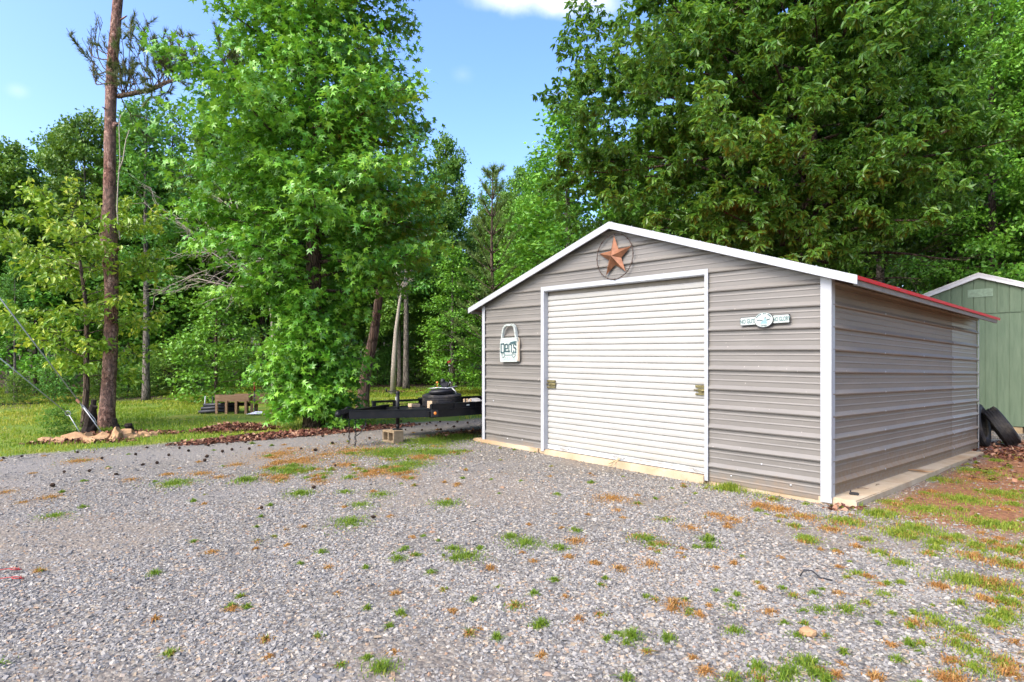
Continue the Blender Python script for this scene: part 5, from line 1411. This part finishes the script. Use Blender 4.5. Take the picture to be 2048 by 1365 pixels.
M['grass'] = leaf_mat('lawn_grass', (.09, .16, .012), (.22, .31, .025), (.40, .37, .05), .35, .55, .3, 0)
M['weed'] = leaf_mat('weed_green', (.07, .14, .014), (.17, .27, .026), (.38, .38, .05), .35, .55, .3, 0)
M['straw'] = leaf_mat('dry_orange_grass', (.22, .085, .03), (.46, .215, .065), (.60, .42, .16), .25, .7, .2, 0)
# lawn
n = 150000; g = np.random.default_rng(7)
y = (g.uniform(0, 1, n) * (26 ** 2 - 7.5 ** 2) + 7.5 ** 2) ** .5; x = g.uniform(-.95, .25, n) * y
dd = lawn_d(x, y) + .5 * (fbm(x * 3, y * 3, 33) - .5); a_, b_ = g_local(x, y)
bare = fbm(x * .9 + 8, y * .9, 70, 4)
k = (dd > .05 - .25 * (g.uniform(0, 1, n) < .12)) & (bare + g.uniform(-.12, .12, n) < .56) & ~inside_garage(x, y, .1)
x, y = x[k], y[k]; n = len(x)
mb = MB(); blades(mb, x, y, g.uniform(.03, .085, n) * (.7 + .025 * y), g.uniform(.006, .013, n) * (.5 + .09 * y), g, .6, g.normal(.45, .2, n) + 1.7 * (fbm(x * .55, y * .55, 71) - .5) + .25 * np.exp(-((dd[k] - .4) / .6) ** 2))
o = mb.build('grass', M['grass']); tag(o, 'short yellow green lawn grass between the drive and the woods', 'grass', kind='stuff')
# weeds growing through the gravel: (u, v, half width px, green share, blade height)
P = [(490, 962, 28, 1, .07), (350, 968, 48, .85, .05), (580, 943, 50, .95, .06), (602, 988, 36, 1, .05), (700, 1046, 46, .8, .05), (935, 1115, 40, 1, .055), (905, 1100, 20, 1, .05), (1050, 1088, 46, .9, .05), (1020, 1075, 22, 1, .05), (893, 1008, 40, .8, .04), (795, 1120, 18, 1, .05), (830, 1112, 16, .4, .04), (1416, 1082, 16, 1, .08), (1420, 1096, 14, .9, .06), (1082, 1250, 18, .8, .05), (1030, 1214, 24, .6, .05), (1335, 1280, 22, 1, .05), (1262, 1276, 22, .9, .07), (762, 1340, 36, .9, .06), (1690, 1222, 30, .7, .05), (1640, 1222, 26, .75, .04), (1480, 976, 62, 1, .10), (1460, 980, 30, .9, .12), (1545, 1000, 20, .6, .06), (700, 903, 170, .22, .04), (600, 922, 70, .12, .035), (842, 914, 44, .25, .04), (780, 906, 70, .9, .06), (870, 906, 50, 1, .06), (760, 944, 60, .15, .04), (690, 930, 40, .15, .035), (640, 965, 40, .1, .03), (860, 884, 60, .9, .07), (910, 876, 46, .8, .08), (1222, 998, 62, .0, .035), (1235, 1022, 24, 0, .03), (1462, 1040, 46, .0, .04), (1430, 1030, 30, .1, .04), (1150, 1083, 28, .08, .05), (1120, 1098, 24, 1, .05), (1380, 1056, 36, .05, .035), (1280, 1076, 40, .4, .045), (1320, 1090, 40, .5, .04), (1350, 1210, 24, .1, .07), (1345, 1220, 20, .5, .05), (100, 995, 36, .05, .035), (45, 1005, 16, 0, .03), (400, 948, 34, .1, .04), (440, 955, 30, .05, .03), (262, 960, 26, .1, .03), (334, 950, 16, 0, .05), (10, 985, 26, .05, .03), (110, 1032, 40, .7, .03), (160, 922, 46, .3, .03), (470, 930, 30, .1, .03), (1605, 1035, 46, .15, .05), (1560, 1020, 40, .05, .05), (1520, 1012, 40, .05, .05), (1690, 1045, 60, .5, .06), (1760, 1030, 50, .7, .07), (1830, 1060, 70, .6, .06), (1900, 1080, 60, .6, .05), (1980, 1050, 70, .7, .06), (1800, 1070, 46, .95, .07), (1945, 1115, 50, .6, .05), (2010, 1130, 60, .5, .06), (1930, 1165, 60, .7, .07), (1990, 1170, 60, .45, .07), (2040, 1100, 40, .4, .06), (1870, 1248, 46, .7, .05), (1830, 1250, 20, .1, .05), (1990, 1250, 40, .5, .04), (1910, 1290, 40, .5, .05), (2010, 1330, 50, .5, .06), (1950, 1340, 36, .8, .05), (1620, 1330, 28, .85, .06), (1630, 1350, 22, .9, .05), (1462, 1361, 30, .8, .05), (1800, 1128, 30, .9, .05), (1860, 1110, 24, .5, .04), (1730, 1080, 30, .5, .04), (1660, 1060, 30, .35, .05), (1590, 1055, 18, .5, .06), (1610, 1085, 14, .5, .05), (1470, 1265, 20, .9, .05), (1410, 1345, 18, .1, .05), (1240, 1140, 18, .1, .06), (1190, 1128, 14, .1, .05), (1300, 1130, 30, .1, .05), (980, 1138, 12, 0, .05), (1715, 1150, 26, .7, .04), (1760, 1108, 30, .5, .05), (2030, 1210, 36, .6, .05), (1770, 1190, 30, .8, .03), (560, 908, 60, .1, .03), (820, 930, 60, .75, .04), (720, 1010, 40, .9, .03), (760, 990, 36, .8, .03), (690, 985, 20, .9, .04), (1150, 1062, 20, .8, .04), (1330, 1040, 24, .6, .04), (1465, 1215, 24, 1, .03), (1540, 1225, 18, .2, .04), (1850, 1020, 60, .8, .05), (1930, 1000, 70, .7, .05), (2010, 990, 60, .6, .05), (1880, 960, 50, .7, .04), (1960, 945, 60, .7, .04), (1780, 1005, 40, .5, .04), (1712, 1012, 12, 1, .09)]
gm = MB(); sm_ = MB(); g = np.random.default_rng(17)
def patch(X, Y, r, share, h, dens=1.0):
    n = int(min(4500, 7500 * r * r * dens + 110))
    a = g.uniform(0, 6.283, n); q = np.abs(g.normal(0, .5, n)) * r * (.6 + .8 * vnoise(np.cos(a) * 1.6 + X * 3, np.sin(a) * 1.6 + Y * 3, 5))
    px = X + q * np.cos(a); py = Y + q * np.sin(a) * 1.15
    ok = ~inside_garage(px, py, .0); px, py = px[ok], py[ok]; n = len(px)
    if n == 0: return
    cl = vnoise(px * 9, py * 9, 3)
    isg = (cl * .6 + g.uniform(0, .4, n)) < share * 1.02 - .01 if share > 0 else np.zeros(n, bool)
    hh = h * g.uniform(.4, 1.15, n) * (1.15 - .6 * np.clip(q[ok] / (r + 1e-6), 0, 1)); ww = g.uniform(.0035, .008, n) * (.6 + .075 * Y)
    if isg.any(): blades(gm, px[isg], py[isg], hh[isg], ww[isg], g, .9, g.normal(.48, .18, isg.sum()) + .2 * (X > 2))
    if (~isg).any(): blades(sm_, px[~isg], py[~isg], hh[~isg] * .8, ww[~isg], g, 1.2, g.normal(.5, .22, (~isg).sum()))
for (u, v, hw, sh_, h) in P:
    X, Y = ground(u, v); patch(X, Y, hw / F * Y * 1.35, sh_, h * .85)
# many single small tufts
n = 620; Y = (g.uniform(0, 1, n) * (12 ** 2 - 2.4 ** 2) + 2.4 ** 2) ** .5; X = g.uniform(-.85, .9, n) * Y
for X_, Y_ in zip(X, Y):
    side = sstep(-.1, .8, X_ / Y_)
    if g.uniform() < .22 + .7 * side and lawn_d(X_, Y_) < -.2: patch(X_, Y_, g.uniform(.02, .07), g.choice([.05, .5, .9]), g.uniform(.025, .05), .9)
# the weedy strip between the drive and the yard
for _ in range(120):
    u = g.uniform(520, 960); v = g.uniform(885, 965) + (u - 740) * -.06; X_, Y_ = ground(u, v)
    if fbm(X_ * 1.3, Y_ * 1.3, 97) > .47: patch(X_, Y_, g.uniform(.06, .24), g.choice([.03, .15, .5, .9]), g.uniform(.025, .05), .8)
for _ in range(260):
    u = g.uniform(300, 1900); v = g.uniform(930, 1340); X_, Y_ = ground(u, v)
    if g.uniform() < .25 + .6 * (u / 1900): patch(X_, Y_, g.uniform(.015, .05), g.choice([.1, .6, .95]), g.uniform(.02, .04), .7)
# the weedier right side of the yard
for _ in range(240):
    u = g.uniform(1450, 2250); v = g.uniform(1015, 1365) ; X_, Y_ = ground(u, v)
    if fbm(X_ * 1.1, Y_ * 1.1, 95) + .0005 * (u - 1800) > .54: patch(X_, Y_, g.uniform(.03, .16), g.choice([.05, .4, .8, .95]), g.uniform(.03, .055), .9)
# rough clay strip right of the slab
n = 900
for _ in range(95):
    p = g_world(g.uniform(.35, 4.0), g.uniform(-.3, 6.0)); 
    if fbm(p.x * .9, p.y * .9, 90) > .42: patch(p.x, p.y, g.uniform(.05, .22), g.choice([.4, .8, .95]), g.uniform(.03, .06), .8)
o = gm.build('weeds', M['weed']); tag(o, 'low green weeds growing through the gravel and beside the slab', 'weeds', kind='stuff')
o = sm_.build('dry_grass', M['straw']); tag(o, 'dry orange grass patches scattered over the gravel', 'dry grass', kind='stuff')

# ------------------------------------------------------------------ fallen leaves
g = np.random.default_rng(23); LX = []; 
def litter(n, cx, cy, rx, ry, rot=0, pile=.0):
    r = np.sqrt(g.uniform(0, 1, n)); a = g.uniform(0, 6.283, n); p = r * np.cos(a) * rx; q = r * np.sin(a) * ry
    x = cx + p * math.cos(rot) - q * math.sin(rot); y = cy + p * math.sin(rot) + q * math.cos(rot)
    LX.append(np.stack([x, y, gz(x, y) + .012 + pile * (1 - r ** 2) * g.uniform(.3, 1, n)], 1))
p = g_world(.9, 6.1); litter(1500, p.x, p.y, 1.6, .9, GROT, .03)
p = g_world(.6, 7.3); litter(900, p.x, p.y, 2.0, .9, GROT, .03)
p = g_world(1.6, 4.2); litter(420, p.x, p.y, 1.6, 1.6, 0)
x, y = ground(570, 872); litter(2600, x, y, 1.9, .38, R(37), .05)
x, y = ground(470, 861); litter(1500, x, y, .8, .4, R(25), .12)
x, y = ground(690, 862); litter(1500, x, y, 1.6, .30, R(38), .03)
x, y = ground(265, 869); litter(900, x, y, .9, .22, R(10), .03)
x, y = ground(160, 886); litter(500, x, y, .9, .2, R(15), .02)
x, y = ground(930, 868); litter(400, x, y, .9, .3, R(40), .0)
x, y = ground(735, 785); litter(900, x, y, 2.6, .6, R(5), .04)
x, y = ground(1690, 1018); litter(60, x, y, .22, .1, 0)
pos = np.concatenate(LX); ok = ~inside_garage(pos[:, 0], pos[:, 1], .0); pos = pos[ok]
mb = MB(); put_leaves(mb, pos, g.normal(0, 1, pos.shape) * np.array([1, 1, .15]), .075, 'wide', g, 0, 1.6, .5, g.uniform(0, 1, len(pos)))
t = NT('fallen_leaf'); col = t.ramp(t.attr('tint'), [(0, (.06, .022, .018)), (.4, (.16, .055, .035)), (.7, (.27, .12, .065)), (1, (.40, .24, .15))])
o = mb.build('leaf_litter', t.done(t.bsdf(col, .75, spec=.3))); tag(o, 'reddish brown fallen leaves gathered under the trees and behind the garage', 'fallen leaves', kind='stuff')

# ------------------------------------------------------------------ light, sky
SUN_AZ, SUN_EL = R(-132), R(47)      # measured from +Y towards +X
sd = bpy.data.lights.new('sun', 'SUN'); so_ = bpy.data.objects.new('sun', sd); COL.objects.link(so_)
sd.energy = SUN_E; sd.angle = R(SUN_ANG); sd.color = (1, .955, .88)
dirv = Vector((math.sin(SUN_AZ) * math.cos(SUN_EL), math.cos(SUN_AZ) * math.cos(SUN_EL), math.sin(SUN_EL)))
so_.rotation_euler = dirv.to_track_quat('Z', 'Y').to_euler()
w = bpy.data.worlds.new('World'); scene.world = w; w.use_nodes = True
nt = w.node_tree; nt.nodes.clear()
sky = nt.nodes.new('ShaderNodeTexSky'); sky.sky_type = 'NISHITA'; sky.sun_disc = False
sky.sun_elevation = SUN_EL; sky.sun_rotation = SUN_AZ; sky.altitude = 300; sky.air_density = 1.0; sky.dust_density = 3.4; sky.ozone_density = 1.5
bg = nt.nodes.new('ShaderNodeBackground'); bg.inputs['Strength'].default_value = SKY_S
out = nt.nodes.new('ShaderNodeOutputWorld')
tc = nt.nodes.new('ShaderNodeTexCoord')
nz = nt.nodes.new('ShaderNodeTexNoise'); nz.inputs['Scale'].default_value = 7; nz.inputs['Detail'].default_value = 7; nt.links.new(tc.outputs['Generated'], nz.inputs['Vector'])
nz2 = nt.nodes.new('ShaderNodeTexNoise'); nz2.inputs['Scale'].default_value = 16; nz2.inputs['Detail'].default_value = 5; nt.links.new(tc.outputs['Generated'], nz2.inputs['Vector'])
def cloud(cu, cv, sx, sz, dens, soft):
    dv = Vector(((cu - 1024) / F, 1, (HV - cv) / F)).normalized()
    sub = nt.nodes.new('ShaderNodeVectorMath'); sub.operation = 'SUBTRACT'; nt.links.new(tc.outputs['Generated'], sub.inputs[0]); sub.inputs[1].default_value = dv
    sc = nt.nodes.new('ShaderNodeVectorMath'); sc.operation = 'MULTIPLY'; nt.links.new(sub.outputs[0], sc.inputs[0]); sc.inputs[1].default_value = (1 / sx, 1 / sz, 1 / sz)
    ln = nt.nodes.new('ShaderNodeVectorMath'); ln.operation = 'LENGTH'; nt.links.new(sc.outputs[0], ln.inputs[0])
    a = nt.nodes.new('ShaderNodeMath'); a.operation = 'MULTIPLY_ADD'; nt.links.new(nz2.outputs['Fac'], a.inputs[0]); a.inputs[1].default_value = 1.2; nt.links.new(ln.outputs['Value'], a.inputs[2])
    m = nt.nodes.new('ShaderNodeMapRange'); m.inputs['From Min'].default_value = 1.55; m.inputs['From Max'].default_value = 1.55 - soft; m.inputs['To Min'].default_value = 0; m.inputs['To Max'].default_value = dens
    m.interpolation_type = 'SMOOTHSTEP'; nt.links.new(a.outputs[0], m.inputs['Value']); return m.outputs[0]
cs = [cloud(1110, -2, .115, .034, .85, .9), cloud(1000, -4, .07, .022, .5, .9), cloud(35, 182, .03, .012, .14, 1.1), cloud(925, 150, .03, .02, .10, 1.1)]
fac = cs[0]
for c_ in cs[1:]:
    mx = nt.nodes.new('ShaderNodeMath'); mx.operation = 'MAXIMUM'; nt.links.new(fac, mx.inputs[0]); nt.links.new(c_, mx.inputs[1]); fac = mx.outputs[0]
hs = nt.nodes.new('ShaderNodeHueSaturation'); hs.inputs['Saturation'].default_value = SKY_SAT; hs.inputs['Value'].default_value = 1; hs.inputs['Hue'].default_value = SKY_HUE
nt.links.new(sky.outputs[0], hs.inputs['Color'])
mx = nt.nodes.new('ShaderNodeMix'); mx.data_type = 'RGBA'; nt.links.new(fac, mx.inputs[0]); nt.links.new(hs.outputs[0], mx.inputs[6]); mx.inputs[7].default_value = CLOUD_C
nt.links.new(mx.outputs[2], bg.inputs['Color']); nt.links.new(bg.outputs[0], out.inputs['Surface'])
vs = scene.view_settings; scene.display_settings.display_device = 'sRGB'
vs.view_transform = 'Standard'; vs.look = 'None'; vs.gamma = 1; vs.use_curve_mapping = False; vs.exposure = EXPO
scene.render.engine = 'CYCLES'
cy = scene.cycles; cy.max_bounces = 6; cy.diffuse_bounces = 2; cy.glossy_bounces = 2; cy.transmission_bounces = 3; cy.transparent_max_bounces = 4
cy.sample_clamp_indirect = 4; cy.use_denoising = True
